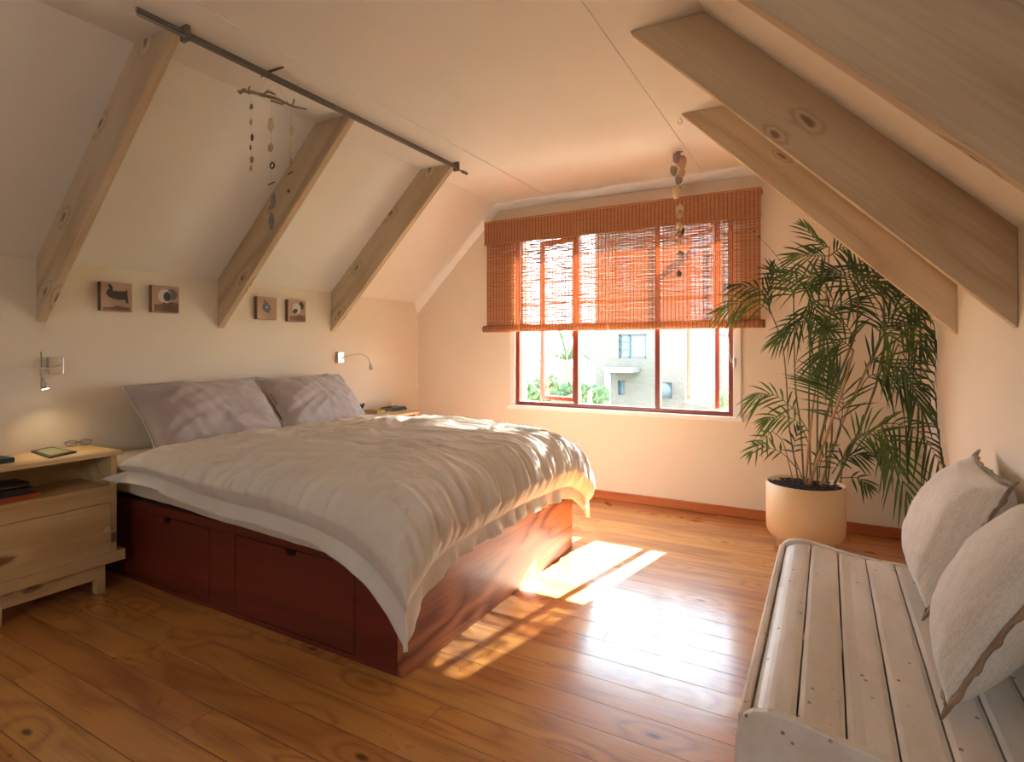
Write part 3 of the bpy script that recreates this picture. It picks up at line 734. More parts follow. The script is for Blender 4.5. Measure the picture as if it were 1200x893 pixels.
# pillows
def pillow(name, mat, W, Hh, Tk, flange, label, cat, group=None, wr=1.0, nn=44, pinch=.06, p=.42, sd=0, edge=None, wtop=0):
    """soft pillow in its own frame: x across, z up, y thickness"""
    root = bpy.data.objects.new(name, None); COL.objects.link(root); tag(root, label, cat, group)
    iw, ih = W/2-flange, Hh/2-flange
    def pt(s, t, side):
        # s,t in [-1,1] cover the whole incl. flange
        x = s*W/2; z = t*Hh/2
        ei = min(1, abs(x)/iw); ej = min(1, abs(z)/ih)
        th = max(0, (1-ei**2.6)*(1-ej**2.6))**p*Tk/2
        x *= 1-pinch*(1-abs(t)**2.2); z *= 1-pinch*(1-abs(s)**2.2)
        q = Vector((x*5+sd, z*5, side*3+sd))
        c = (abs(s)**2)*(abs(t)**2)
        fold = noise.noise(Vector((x*3.0+sd, z*16+x*6*(1 if s > 0 else -1), side+sd)))*.010+noise.noise(Vector((x*20+z*9, z*3.0, side+sd+4)))*.006
        def rg(v): return (1-min(1, abs(v)*2.8))**1.6
        cr = .45+.9*(abs(s)*abs(t))**.5
        fold += (rg(noise.noise(Vector((x*4+z*2.5*(1 if s > 0 else -1)+sd, z*11-x*4, side*2+sd))))*.011+rg(noise.noise(Vector((x*6+sd, z*26-x*10*(1 if s*t > 0 else -1), side+sd+9))))*.005)*cr*.55
        th2 = max(th*.45, th*(1+.16*noise.noise(q*.7))+fold*wr*min(1, th/(Tk*.18))*.6)
        sag = -(.010*math.sin(x*9+sd)+.008*noise.noise(q))*(1 if abs(s) > .8 or abs(t) > .8 else .5)
        return Vector((x, -side*max(th2, 0.0012)+sag, z))
    b = MB(); rows = {}
    for side in (1, -1):
        rows[side] = [[pt(-1+2*i/nn, -1+2*j/nn, side) for j in range(nn+1)] for i in range(nn+1)]
        b.grid(rows[side])
    bmesh.ops.remove_doubles(b.bm, verts=b.bm.verts[:], dist=.0026)
    # close the rim
    be = [e for e in b.bm.edges if e.is_boundary]
    if be: bmesh.ops.bridge_loops(b.bm, edges=be) if False else bmesh.ops.holes_fill(b.bm, edges=be, sides=0)
    body = b.build('cover', mat, root, smooth=True, local=True, sub=1)
    return root, rows, body
def rimpath(rows, nn=44):
    R = rows[1]; S = rows[-1]
    def m(i, j): return (R[i][j]+S[i][j])/2
    return [m(i, 0) for i in range(nn)]+[m(nn, j) for j in range(nn)]+[m(i, nn) for i in range(nn, 0, -1)]+[m(0, j) for j in range(nn, 0, -1)]
def place(root, org, xd, zd):
    """orient root so local x -> xd, z -> zd"""
    x = Vector(xd).normalized(); z = Vector(zd); z = (z-x*z.dot(x)).normalized(); y = z.cross(x)
    m = Matrix((x, y, z)).transposed().to_4x4(); m.translation = Vector(org)
    root.matrix_world = m; root.location = m.translation; root.rotation_euler = m.to_euler()
G = 'grey pillows against the wall'
PZ = PILLOWS
for k, (lab, c, xd, zd, W, Hh, sd) in enumerate(PZ):
    root, rws, body = pillow('pillow', 'pillow', W, Hh, .22, .022, lab, 'pillow', G, 3.0, sd=sd*3.1, pinch=.055, p=.5)
    pts = rimpath(rws); b = MB(); b.tube(pts+[pts[0]], .004, 6, flat=.8); b.build('piping', 'pillowedge', root, smooth=True, local=True)
    place(root, c, xd, zd)

# ------------------------------------------------------------------ near nightstand
NX = -3.22
ns = thing('nightstand', (-3.4, 1.28, 0), 'pale knotty pine nightstand with an open shelf at the left of the bed', 'nightstand')
MB().box((XL+.025, .97, .70), (NX+.012, 1.572, .723), .003).build('top', 'pine', ns)
b = MB().box((XL+.03, 1.527, .205), (NX, 1.553, .70), .002); b.build('side_panel', 'pine', ns)
MB().box((XL+.03, .985, .205), (NX, 1.011, .70), .002).build('side_panel', 'pine', ns)
MB().box((XL+.03, 1.011, .205), (XL+.045, 1.527, .70)).build('back_panel', 'pine', ns)
MB().box((XL+.045, 1.011, .53), (NX-.002, 1.527, .548), .002).build('shelf', 'pine', ns)
MB().box((NX-.02, 1.011, .462), (NX-.001, 1.527, .53), .001).build('front_rail', 'pine', ns)
b = MB().box((NX-.02, 1.013, .206), (NX+.002, 1.525, .459), .002); dr = b.build('door', 'pine', ns)
b = MB(); b.lathe([(.007, 0), (.008, .012), (.018, .020), (.0195, .028), (.014, .036), (.002, .038)], (0, 0, 0), 20)
bmesh.ops.transform(b.bm, matrix=Matrix.Translation(on_x(124, 620, NX+.002))@Matrix.Rotation(math.pi/2, 4, 'Y'), verts=b.bm.verts[:])
b.build('knob', 'pine', dr, smooth=True)
b = MB().box((NX-.001, 1.528, .255), (NX+.004, 1.548, .30), .001); b.tube([(NX+.005, 1.527, .255), (NX+.005, 1.527, .30)], .004); b.build('hinge', 'steel', dr)
MB().box((XL+.03, .965, .15), (NX+.004, 1.592, .205), .002).build('base_rail', 'pine', ns)
MB().box((NX-.045, 1.095, .075), (NX-.027, 1.475, .15), .002).build('plinth', 'pine', ns)
for x0 in (XL+.05, NX-.07):
    for y0 in (1.055, 1.472): MB().box((x0, y0, 0), (x0+.045, y0+.04, .15), .002).build('leg', 'pine', ns)
# things on it
tb = thing('tablet', tuple(on_z(62, 531, .7235)), 'small black e-reader lying face up on the pine nightstand', 'tablet')
cs = [on_z(36, 530, .7235), on_z(60, 525, .7235), on_z(90, 530.5, .7235), on_z(58, 537.5, .7235)]
c0 = sum(cs, Vector())/4
MB().prism([p for p in cs], (0, 0, .008)).build('case', 'black', tb, bevel=.002)
M['screen'] = plain('grey green e-paper screen', (150, 156, 110), .3)
MB().prism([c0+(p-c0)*.74+Vector((0, 0, .008)) for p in cs], (0, 0, .0006)).build('screen', 'screen', tb)
gl = thing('eyeglasses', tuple(on_z(92, 521, .7235)), 'thin framed reading glasses folded on the pine nightstand', 'glasses')
gp = on_z(92, 523, .7235); dirv = (on_z(111, 521, .7235)-on_z(72, 525, .7235)).normalized(); dv2 = Vector((-dirv.y, dirv.x, 0))
if dv2.x > 0: dv2 = -dv2
for sgn in (-1, 1):
    c = gp+dirv*sgn*.031; b = MB()
    b.tube([c+dirv*.026*math.cos(a)+Vector((0, 0, .019+.0165*math.sin(a)))+dv2*(.002*math.cos(a)*sgn) for a in [2*math.pi*i/28 for i in range(29)]], .0016, 6, caps=False)
    rim = b.build('rim', 'steel', gl, smooth=True)
    MB().prism([c+dirv*.025*math.cos(a)+Vector((0, 0, .019+.0155*math.sin(a))) for a in [2*math.pi*i/20 for i in range(20)]], dv2*.001).build('lens', 'glass', rim)
    h = gp+dirv*sgn*.058+Vector((0, 0, .026))
    b = MB(); b.tube(bez([h-dirv*sgn*.003, h+dv2*.01, h+dv2*.016-dirv*sgn*.06+Vector((0, 0, -.008)), h+dv2*.016-dirv*sgn*.105+Vector((0, 0, -.022))], 16), .0014, 6); b.build('temple', 'steel', gl, smooth=True)
MB().tube(bez([gp-dirv*.007+Vector((0, 0, .024)), gp+Vector((0, 0, .028)), gp+dirv*.007+Vector((0, 0, .024))], 8), .0015, 6).build('bridge', 'steel', gl, smooth=True)
M['teal'] = plain('dark teal cover', (34, 58, 58), .5); M['page'] = plain('paper pages', (220, 208, 184), .9, .4, 300)
M['dkbook'] = plain('charcoal book cover', (44, 42, 44), .5); M['orbook'] = plain('rust orange book cover', (176, 84, 50), .5)
M['yelbook'] = plain('yellow book cover', (206, 170, 60), .5); M['blubook'] = plain('slate blue book cover', (64, 78, 96), .5)
def book(mat, loc, w, d, h, rz, label, group=None, spine_x=1):
    """book: two covers + spine, pages inside; w along local x, d along local y"""
    t = thing('book', loc, label, 'book', group, rz); c = .0022
    MB().box((-w/2, -d/2, 0), (w/2, d/2, c), .0006).box((-w/2, -d/2, h-c), (w/2, d/2, h), .0006).box((w/2-c, -d/2, c), (w/2, d/2, h-c)).build('cover', mat, t, local=True)
    MB().box((-w/2+.004, -d/2+.003, c), (w/2-c, d/2-.003, h-c)).build('pages', 'page', t, local=True)
    return t
book('teal', (-3.36, 1.06, .7235), .13, .19, .022, .1, 'dark teal book at the far left end of the pine nightstand top')
GB = 'books on the nightstand shelf'
book('orbook', (-3.33, 1.125, .5482), .16, .22, .024, .06, 'rust orange book at the bottom of the pile on the nightstand shelf', GB)
book('dkbook', (-3.335, 1.11, .5724), .15, .21, .030, .02, 'dark grey book in the middle of the pile on the nightstand shelf', GB)
pc = thing('spectacle_case', (-3.33, 1.10, .6026), 'black zipped case on top of the shelf books', 'case')
b = MB().box((-.075, -.105, 0), (.075, .105, .028), .012, 4); b.build('shell', 'black', pc, smooth=True, local=True)
MB().box((-.0765, -.1065, .0125), (.0765, .1065, .0155), .001).build('zip', 'steel', pc, local=True)

# far nightstand
fn = thing('nightstand', (-3.38, 3.68, 0), 'pine nightstand beyond the bed in the far corner, mostly hidden', 'nightstand')
MB().box((XL+.025, 3.42, .672), (-3.19, 4.01, .695), .003).build('top', 'pine', fn)
for y in (3.43, 3.97): MB().box((XL+.03, y, .205), (-3.21, y+.025, .672), .002).build('side_panel', 'pine', fn)
MB().box((XL+.04, 3.456, .50), (-3.21, 3.969, .52)).build('shelf', 'pine', fn)
MB().box((-3.23, 3.456, .21), (-3.21, 3.969, .50), .002).build('door', 'pine', fn)
MB().box((XL+.03, 3.42, .15), (-3.20, 4.01, .205), .002).build('base_rail', 'pine', fn)
for x0 in (XL+.05, -3.27):
    for y0 in (3.46, 3.93): MB().box((x0, y0, 0), (x0+.045, y0+.04, .15), .002).build('leg', 'pine', fn)
FZ = .6955
def atf(u, v, X=-3.33): 
    p = on_z(u, v, FZ); return Vector((max(p.x, X), p.y, FZ))
p = Vector((-3.42, on_x(423, 474, -3.42).y, FZ))
su = thing('succulent', tuple(p), 'small green succulent in a dark pot beside the far pillow', 'plant')
MB().lathe([(.022, 0), (.026, .004), (.030, .045), (.026, .045), (.025, .038)], p, 24).build('pot', 'dkbook', su, smooth=True)
b = MB()
for k in range(9):
    a = k*2.4; l = .05+.022*random.random(); o = .35+.4*random.random(); q = p+Vector((0, 0, .04))
    d = Vector((math.cos(a)*o, math.sin(a)*o, 1)).normalized()
    b.tube([q, q+d*l*.4+Vector((0, 0, .002)), q+d*l*.8, q+d*l], [.006, .0085, .006, .001], 8)
b.build('leaves', 'leafd', su, smooth=True)
GF = 'books on the far nightstand'
q1 = Vector((-3.44, on_x(438, 472, -3.44).y, FZ)); q2 = Vector((-3.44, on_x(458, 472, -3.44).y, FZ))
book('yelbook', (q1.x, q1.y+.01, FZ), .15, .10, .026, 0, 'small yellow book beside the succulent', GF)
book('blubook', (q2.x, q2.y+.03, FZ), .16, .20, .016, .03, 'slate blue book, lower of the pair near the corner', GF)
book('blubook', (q2.x, q2.y+.035, FZ+.0162), .14, .18, .014, -.06, 'thin dark blue book, upper of the pair near the corner', GF)
M['shell'] = plain('cream sea shell', (232, 206, 160), .45, .3, 60, .12); M['shellg'] = plain('grey mussel shell', (150, 140, 130), .3, .3, 60, .2)
M['shellp'] = plain('pinkish shell', (206, 166, 136), .45, .3, 60, .15); M['shellb'] = plain('brown seed pod', (98, 66, 46), .6, .3, 60, .15)
M['string'] = plain('pale twine', (196, 176, 150), .8)
b = MB(); c = Vector((q2.x-.0, q2.y+.01, FZ+.0305)); rows = []
for i in range(17):
    t = i/16; a = t*4.5*math.pi; rr = .022*(1-t)**1.1+.001; row = []
    cc = c+Vector((math.cos(a)*rr*.5, math.sin(a)*rr*.5, rr+t*.022))
    rows.append([cc+Vector((math.cos(x)*rr, math.sin(x)*rr, math.sin(x+a)*.3*rr)) for x in [2*math.pi*j/12 for j in range(13)]])
b.blob(c+Vector((0, 0, .016)), (.03, .036, .016), 2, .4, 2.2, 3); b.tube([c+Vector((0, -.02, .022)), c+Vector((0, .0, .03)), c+Vector((0, .03, .016)), c+Vector((0, .045, .008))], [.004, .012, .010, .002], 10)
tag(b.build('sea_shell', 'shell', None, smooth=True), 'cream sea shell on the blue books in the far corner', 'shell')

# ------------------------------------------------------------------ wall lamps
def wall_lamp(y0, zc, path, hd, label, lit):
    t = thing('wall_lamp', (XL, y0, zc-.045), label, 'lamp', 'gooseneck reading lamps on the bed wall')
    MB().box((XL+.001, y0-.033, zc-.045), (XL+.034, y0+.033, zc+.045), .003).build('mount_plate', 'chrome', t)
    pth = bez(path, 30); MB().tube(pth, .0042, 8).build('gooseneck', 'chrome', t, smooth=True)
    e = Vector(pth[-1]); d = Vector(hd).normalized()
    b = MB(); b.tube([e-d*.004, e+d*.012, e+d*.03, e+d*.052], [.006, .010, .015, .018], 20); h = b.build('lamp_head', 'chrome', t, smooth=True)
    c = e+d*.0525
    b = MB(); b.tube([c, c+d*.0015], .0145, 20); b.build('bulb_face', emit('lamp glow', (255, 236, 200), 12) if lit else 'white', h)
    if lit:
        l = bpy.data.lights.new('reading_light', 'SPOT'); l.energy = LAMP_W; l.color = (1, .78, .5); l.spot_size = 2.2; l.spot_blend = .9; l.shadow_soft_size = .015
        lo = bpy.data.objects.new('reading_light', l); COL.objects.link(lo); lo.parent = t; lo.location = c+d*.006-wpos(t)
        lo.rotation_euler = d.to_track_quat('-Z', 'Y').to_euler()
y1_ = on_x(70, 429, XL+.034)
hx = XL+.12
wall_lamp(1.425, 1.162, [(XL+.034, 1.43, 1.16), (XL+.07, 1.43, 1.168), on_x(58, 432, XL+.11), on_x(49, 431, XL+.13), on_x(48, 436, hx+.01), on_x(49.5, 444, hx)], on_x(54, 458, hx+.01)-on_x(49.5, 444, hx),
          'lit gooseneck reading lamp on the wall above the near nightstand', True)
b = MB(); b.tube([on_x(49, 440, hx+.003), on_x(48, 412, hx)], .0022, 6)
tl = [o for o in bpy.data.objects if o.name == 'wall_lamp'][0]; b.build('switch_pull', 'steel', tl, smooth=True)
wall_lamp(3.425, 1.18, [(XL+.034, 3.43, 1.172), on_x(408, 417, XL+.07), on_x(420, 415, XL+.11), on_x(430, 418, XL+.14), on_x(434, 426, XL+.14)], on_x(435.5, 434, XL+.14)-on_x(434, 426, XL+.14),
          'unlit gooseneck reading lamp on the wall near the window corner', False)

# ------------------------------------------------------------------ four small animal prints on wooden blocks
M['block'] = wood('block edge timber', (150, 104, 72), (112, 74, 50), None, 2, 5, 9, 0, .7)
M['prtbg'] = plain('sandy pink print ground', (196, 160, 132), .6, 0, 1, .18); M['inkd'] = plain('charcoal print ink', (66, 56, 52), .6, 0, 1, .2)
M['inkw'] = plain('pale print ink', (214, 206, 196), .6, 0, 1, .08); M['inkg'] = plain('grey blue print ink', (100, 104, 110), .6, 0, 1, .1); M['inkb'] = plain('brown grass print ink', (140, 100, 80), .6, 0, 1, .3)
S1 = [(-.25, .9), (0, .98), (.12, .8), (.0, .72), (.15, .55), (.6, .45), (.95, .55), (1, .2), (.98, -.1), (1.0, -.35), (.8, -.2), (.5, -.25), (.1, -.2), (-.2, .0), (-.4, .15), (-.35, .5), (-.12, .6)]
def picture(u0, v0, u1, v1, shapes, label):
    X = XL+.036
    a = on_x(u0, v0, X); c = on_x(u1, v1, X); y0, y1 = a.y, c.y; zc = (a.z+c.z)/2; s = .082
    yc = (y0+y1)/2
    t = thing('picture_block', (XL, yc, zc-s), label, 'picture', 'small square animal pictures on the bed wall')
    MB().box((XL+.002, yc-s, zc-s), (X-.001, yc+s, zc+s), .002).build('block', 'block', t)
    MB().box((X-.001, yc-s+.001, zc-s+.001), (X, yc+s-.001, zc+s-.001)).build('print', 'prtbg', t)
    for i, (mat, pts) in enumerate(shapes):
        MB().prism([(X+.0002*i, yc+p[0]*s*.85, zc+p[1]*s*.85) for p in pts], (.0004, 0, 0)).build('printed_animal' if mat != 'inkb' else 'printed_ground', mat, t)
def ell(cx, cy, rx, ry, n=18, rot=0): return [(cx+rx*math.cos(a)*math.cos(rot)-ry*math.sin(a)*math.sin(rot), cy+rx*math.cos(a)*math.sin(rot)+ry*math.sin(a)*math.cos(rot)) for a in [2*math.pi*i/n for i in range(n)]]
duck = [(-.7, .95), (-.45, 1), (-.32, .8), (-.3, .5), (.1, .48), (.6, .5), (.8, .62), (.82, .1), (.9, -.45), (.75, -.5), (.6, -.2), (.2, -.25), (-.2, -.2), (-.6, -.05), (-.8, .2), (-.72, .5), (-.55, .65)]
picture(118, 330, 155, 365, [('inkd', duck), ('inkb', [(-1, -1.1), (1, -1.1), (1, -.85), (.3, -.8), (0, -.7), (-.3, -.85), (-1, -.9)])], 'block picture of a dark standing bird on sand, leftmost of the four')
picture(178, 335, 210, 366, [('inkg', ell(.5, .45, .5, .5)), ('inkw', ell(-.1, .25, .58, .62)), ('inkd', ell(.12, .25, .34, .42)), ('inkb', [(-1, -1.1), (1.1, -1.1), (1.1, -.3), (.4, -.2), (.1, -.35), (-.2, -.25), (-.5, -.5), (-1, -.45)])], 'block picture of a white ringed dark animal over brown grass, second from the left')
picture(301, 347, 325, 375, [('inkg', [(-.5, 1), (-.2, .8), (.2, .45), (.45, .0), (.2, -.5), (-.1, -.45), (-.5, -.2), (-.6, .2), (-.35, .6)]), ('inkw', ell(-.05, .1, .12, .08))], 'block picture of a grey leaf shaped bird, just right of the middle beam')
picture(337, 351, 359, 377, [('inkd', ell(.55, .55, .35, .45)), ('inkw', ell(-.05, .25, .55, .6, rot=.5)), ('inkd', ell(-.25, -.05, .34, .24, rot=.5)), ('inkb', [(-1, -1.1), (1.1, -1.1), (1.1, -.55), (.4, -.45), (-.4, -.6), (-1, -.6)])], 'block picture of a white and dark bird, rightmost of the four')

# ------------------------------------------------------------------ driftwood mobile
MY = 1.80
mp = lambda u, v, dy=0: on_y(u, v, MY+dy)
mo = thing('driftwood_mobile', tuple(mp(318, 105)), 'hanging mobile of driftwood twig with three strings of shells below the left rail', 'mobile')
b = MB(); pth = bez([mp(279, 107), mp(295, 108), mp(310, 112), mp(325, 116), mp(342, 124), mp(359, 128)], 30)
b.tube(pth, [.0035+.006*math.sin(math.pi*min(1, .15+i/len(pth)))*(.8+.5*noise.noise(Vector((i*.5, 0, 0)))) for i in range(len(pth))], 8)
b.tube([mp(281, 109), mp(286, 105), mp(292, 109)], .008, 7); b.tube([mp(293, 108), mp(291, 103), mp(293.5, 101.5)], [.005, .004, .003], 6)
b.tube([mp(308, 111), mp(314, 107), mp(323, 111)], [.003, .007, .003], 7); b.tube([mp(343, 123), mp(345, 116)], [.003, .004], 6); b.tube([mp(318, 118), mp(330, 122), mp(336, 120)], .005, 6)
b.build('driftwood', 'drift', mo, smooth=True)
MB().tube([mp(306, 90), mp(316, 84), mp(332, 79)], [.003, .006, .004], 7).build('cross_twig', 'shellb', mo, smooth=True)
MB().tube([mp(318, 85), mp(300, 109)], .0005, 4).tube([mp(318, 85), mp(338, 122)], .0005, 4).build('string', 'string', mo)
strings = [
 ([(295, 109), (294, 202)], [(294.5, 125, 'shellg', 3, 4), (294, 143, 'shellp', 2.5, 4), (295.5, 161, 'shellb', 2.4, 4), (293.5, 173, 'shellb', 1.5, 3), (295, 187, 'shellg', 3.2, 5), (294, 197, 'shellp', 2.5, 4)]),
 ([(318, 114), (318, 268)], [(317.5, 146, 'shell', 4.5, 7.5), (317, 173, 'shellp', 4, 5), (319, 194, 'ring', 3.3, 3.3), (318, 215, 'twig', 6, 1), (320, 235, 'shellg', 4, 9), (318, 260, 'shellg', 4.2, 11)]),
 ([(342, 124), (338, 226)], [(342, 152, 'shell', 3, 7), (342.5, 173, 'shell', 3, 7.5), (341, 189, 'shellp', 2.5, 4), (340, 203, 'twig', 4, 1), (338, 224, 'shellb', 2.2, 2)])]
PXM = MY/ (FW[1]+(318-CX)/FPX*RT[1])/FPX
for (a, c), items in strings:
    MB().tube([mp(*a), mp(*c)], .0005, 4).build('string', 'string', mo)
    for (u, v, kind, ru, rv) in items:
        p = mp(u, v); b = MB(); ru *= PXM; rv *= PXM
        if kind == 'ring':
            rv_ = [p+Vector((math.cos(q)*ru, 0, math.sin(q)*ru)) for q in [2*math.pi*i/20 for i in range(21)]]
            b.tube(rv_, ru*.3, 8, caps=False); b.build('ring_shell', 'shellb', mo, smooth=True)
        elif kind == 'twig':
            b.tube([p+Vector((-ru, 0, -rv)), p+Vector((ru, 0, rv))], .0028, 6); b.build('twig', 'shellb', mo, smooth=True)
        else:
            b.blob(p, (ru, ru*.45, rv), 2, .45, 1.8, u); b.build('shell', kind, mo, smooth=True)
# shell string on the right
sy = 3.90
sp_ = lambda u, v: on_y(u, v, sy)
sm = thing('shell_string', tuple(sp_(796, 178)), 'string of clustered shells hanging from the ceiling before the blind', 'mobile')
MB().tube([sp_(796, 177), sp_(796, 325)], .0009, 4).build('string', 'string', sm)
MB().box(sp_(796, 178)+Vector((-.02, -.008, -.004)), sp_(796, 178)+Vector((.022, .008, .0)), .001).build('hanger', 'shellb', sm)
k = 3.9/(FW[1]+(796-CX)/FPX*RT[1])/FPX
for i, (u, v, ru, rv, m_) in enumerate([(794, 185, 5, 7, 'shellg'), (799, 190, 5, 8, 'shellp'), (796, 197, 6, 7, 'shell'), (790, 201, 4, 6, 'shellg'), (799, 203, 4, 5, 'shellp'), (795, 210, 4.5, 6, 'shellg'),
    (794, 226, 6, 8, 'shell'), (796, 225, 3, 6, 'shellg'), (796, 246, 4.5, 7, 'shell'), (798, 252, 5, 5, 'shellp'), (796, 266, 4, 7, 'shell'), (798, 271, 3.5, 6, 'shellb'), (795, 276, 4, 5, 'shellp'), (795, 285, 4, 4, 'shell'), (797, 297, 4, 3, 'shellp'), (796, 321, 3, 4, 'shellg')]):
    b = MB(); b.blob(sp_(u, v)+Vector((0, .012*((i % 3)-1), 0)), (ru*k, ru*k*.6, rv*k), 2, .45, 1.8, i); b.build('shell', m_, sm, smooth=True)
hk = on_z(797, 137, ZC)
b = MB(); b.tube([hk, hk+Vector((0, 0, -.012))]+[hk+Vector((.013*math.sin(a), 0, -.026+.014*math.cos(a))) for a in [math.pi*2*i/14 for i in range(0, 12)]], .0018, 6)
tag(b.build('ceiling_hook', 'steel', None, smooth=True), 'small open metal screw hook in the ceiling by the far right beam tip', 'hook')

# ------------------------------------------------------------------ potted palm
PC = Vector((-.125, 4.02, 0))
pl = thing('potted_palm', tuple(PC), 'tall bushy bamboo palm in a round cream pot by the window', 'plant')
b = MB(); b.lathe([(.16, 0), (.165, .004), (.165, .05), (.205, .07), (.222, .10), (.226, .16), (.226, .405), (.218, .405), (.214, .36)], PC, 64)
b.build('pot', 'pot', pl, smooth=True, bevel=0)
b = MB(); b.lathe([(.213, .34), (.213, .374), (.10, .380), (.01, .382)], PC, 40)
for i in range(150):
    a = random.random()*6.28; rr = .205*math.sqrt(random.random()); c = PC+Vector((math.cos(a)*rr, math.sin(a)*rr, .383+random.random()*.012))
    s = random.uniform(.008, .02); b.blob(c, (s*random.uniform(.6, 1.3), s*random.uniform(.6, 1.3), s*.35), 1, .5, 2, i)
b.build('bark_mulch', 'soil', pl)
def leaflet(b, o, d, L, w, up, droop=.25, seg=5):
    d = d.normalized(); side = d.cross(up)
    if side.length < .05: side = d.cross(Vector((.3, .2, 1)))
    side.normalize(); rows = []
    nrm = side.cross(d).normalized()
    for i in range(seg+1):
        t = i/seg; p = o+d*L*t+Vector((0, 0, -1))*droop*L*t*t
        p.x = min(p.x, XR-.02); p.y = min(p.y, YB-.03); p.z = min(p.z, ZC-.03, ZWR+(p.x-XR)*sr-.03)
        if p.x > .43 and p.y > YB-.09: p.y = YB-.09
        ww = w*(.25+1.6*t if t < .35 else (1-((t-.35)/.65)**1.7)*.81)+.0004
        rows.append([p-side*ww+nrm*ww*.25, p, p+side*ww+nrm*ww*.25])
    b.grid(rows)
def frond(pts, n, L, mat='leaf', width=.0076, nrm=None, start=.25, droop=.25, spread=1.05, fan=0, stem=.0035):
    pth = bez(pts, 28); k = len(pth)
    cam = Vector((0, 0, CAMH))
    b = MB(); b.tube(pth, [stem*(1-.75*i/k) for i in range(k)], 6)
    n = max(2, int(n*.85))
    for i in range(n):
        t = start+(1-start)*(i/(n-1)) if not fan else 1-.12*(1-i/(n-1))-0.0
        q = t*(k-1); i0 = min(int(q), k-2); p = pth[i0].lerp(pth[i0+1], q-i0); tg = (pth[min(i0+2, k-1)]-pth[max(i0-1, 0)]).normalized()
        nn = (nrm or (cam-p).normalized()+Vector((0, -.2, .55))+Vector([random.uniform(-.25, .25) for _ in range(3)])).normalized()
        sd = tg.cross(nn).normalized()
        f = (i/(n-1))
        ang = spread*(1-.68*f) if not fan else (1.9*(1-f)+.1)
        ll = L*(.62+.75*math.sin(math.pi*(.18+.68*f)))*.78*random.uniform(.88, 1.1) if not fan else L*random.uniform(.75, 1.05)
        for s_ in (-1, 1):
            a2 = ang*random.uniform(.85, 1.15)
            d = tg*math.cos(a2)+sd*s_*math.sin(a2)+nn*random.uniform(-.12, .12)
            leaflet(b, p, d, ll*random.uniform(.9, 1.05), width*random.uniform(.85, 1.15), nn, droop*random.uniform(.6, 1.4))
    leaflet(b, pth[-1], pth[-1]-pth[-4], L*.6, width, Vector((0, -1, .5)), droop)
    b.build('frond', mat, pl, smooth=True)
def cane(pts, r, mat='cane'):
    pth = bez(pts, 40); k = len(pth)
    rs = [r*(1-.35*i/k)*(1.22 if i % 6 == 0 else 1) for i in range(k)]
    MB().tube(pth, rs, 8).build('cane', mat, pl, smooth=True)
P = lambda u, v, Y=3.95: on_y(u, v, Y)
CANES, FRONDS = PLANT
for pts, r, m in CANES: cane([P(*p) for p in pts], r, m)
for pts, n, L, m, kw in FRONDS: frond([P(*p) for p in pts], n, L, m, **kw)

# ------------------------------------------------------------------ white bench
bx0, bx1, by0, by1 = -.165, .505, 1.36, 2.62
bn = thing('plank_bench', ((bx0+bx1)/2, (by0+by1)/2, 0), 'long white painted plank bench with curved end boards along the right wall', 'bench')
def bprof(x):
    """seat height across the bench"""
    t = (x-bx0)/(bx1-bx0)
    return .44+.012*math.sin(math.pi*min(1, t/.35))-.035*max(0, (t-.12)/.88)**.8
nb = 7; w = (bx1-bx0-.012)/nb
for k in range(nb):
    x0 = bx0+.012+k*w+.0022; x1 = bx0+.012+(k+1)*w-.0022; b = MB(); rows = []
    for q in range(41):
        y = by0+.006+(by1-by0-.012)*q/40; row = []
        cross = []
        nseg = 8
        for j in range(nseg+1):
            x = x0+(x1-x0)*j/nseg; z = bprof(x)+(.0022*noise.noise(Vector((x*10, y*4, k))))
            if k == 0: z -= .016*max(0, 1-(j/nseg)/.5)**2
            if j in (0, nseg): z -= .003
            wob = .0012*noise.noise(Vector((y*5, k*3, j//nseg*2)))
            cross.append((x+wob, y, z))
        row = cross+[(x1, y, cross[-1][2]-.02), (x0, y, cross[0][2]-.02), cross[0]]
        rows.append(row)
    g = b.grid(rows); b.bm.faces.new(g[0][:-1]); b.bm.faces.new(g[-1][:-1][::-1])
    bmesh.ops.remove_doubles(b.bm, verts=b.bm.verts[:], dist=.0001)
    b.build('seat_board', 'boards', bn, smooth=False)
MB().box((bx0-.012, by0, .06), (bx0+.010, by1, .432), .006, 3).build('front_board', 'boards', bn)
MB().box((bx0, by0+.02, .05), (bx1, by1-.02, .06)).build('bottom_board', 'boards', bn)
def endboard(y, th):
    pts = [(bx0-.012, .10), (bx0-.016, .36), (bx0-.012, .40), (bx0+.0, .435), (bx0+.02, .452), (bx0+.05, .460), (bx0+.09, .462), (bx0+.14, .454), (bx0+.20, .442), (bx0+.27, .430), (bx0+.34, .424), (bx0+.45, .420), (bx1, .416), (bx1, 0), (bx1-.08, 0), (bx1-.08, .08), (bx0+.08, .08), (bx0+.06, 0), (bx0+.0, 0)]
    return MB().prism([(x, y, z) for x, z in pts], (0, th, 0)).build('end_board', 'boards', bn, bevel=.004)
endboard(by0-.022, .024); endboard(by1-.004, .022)

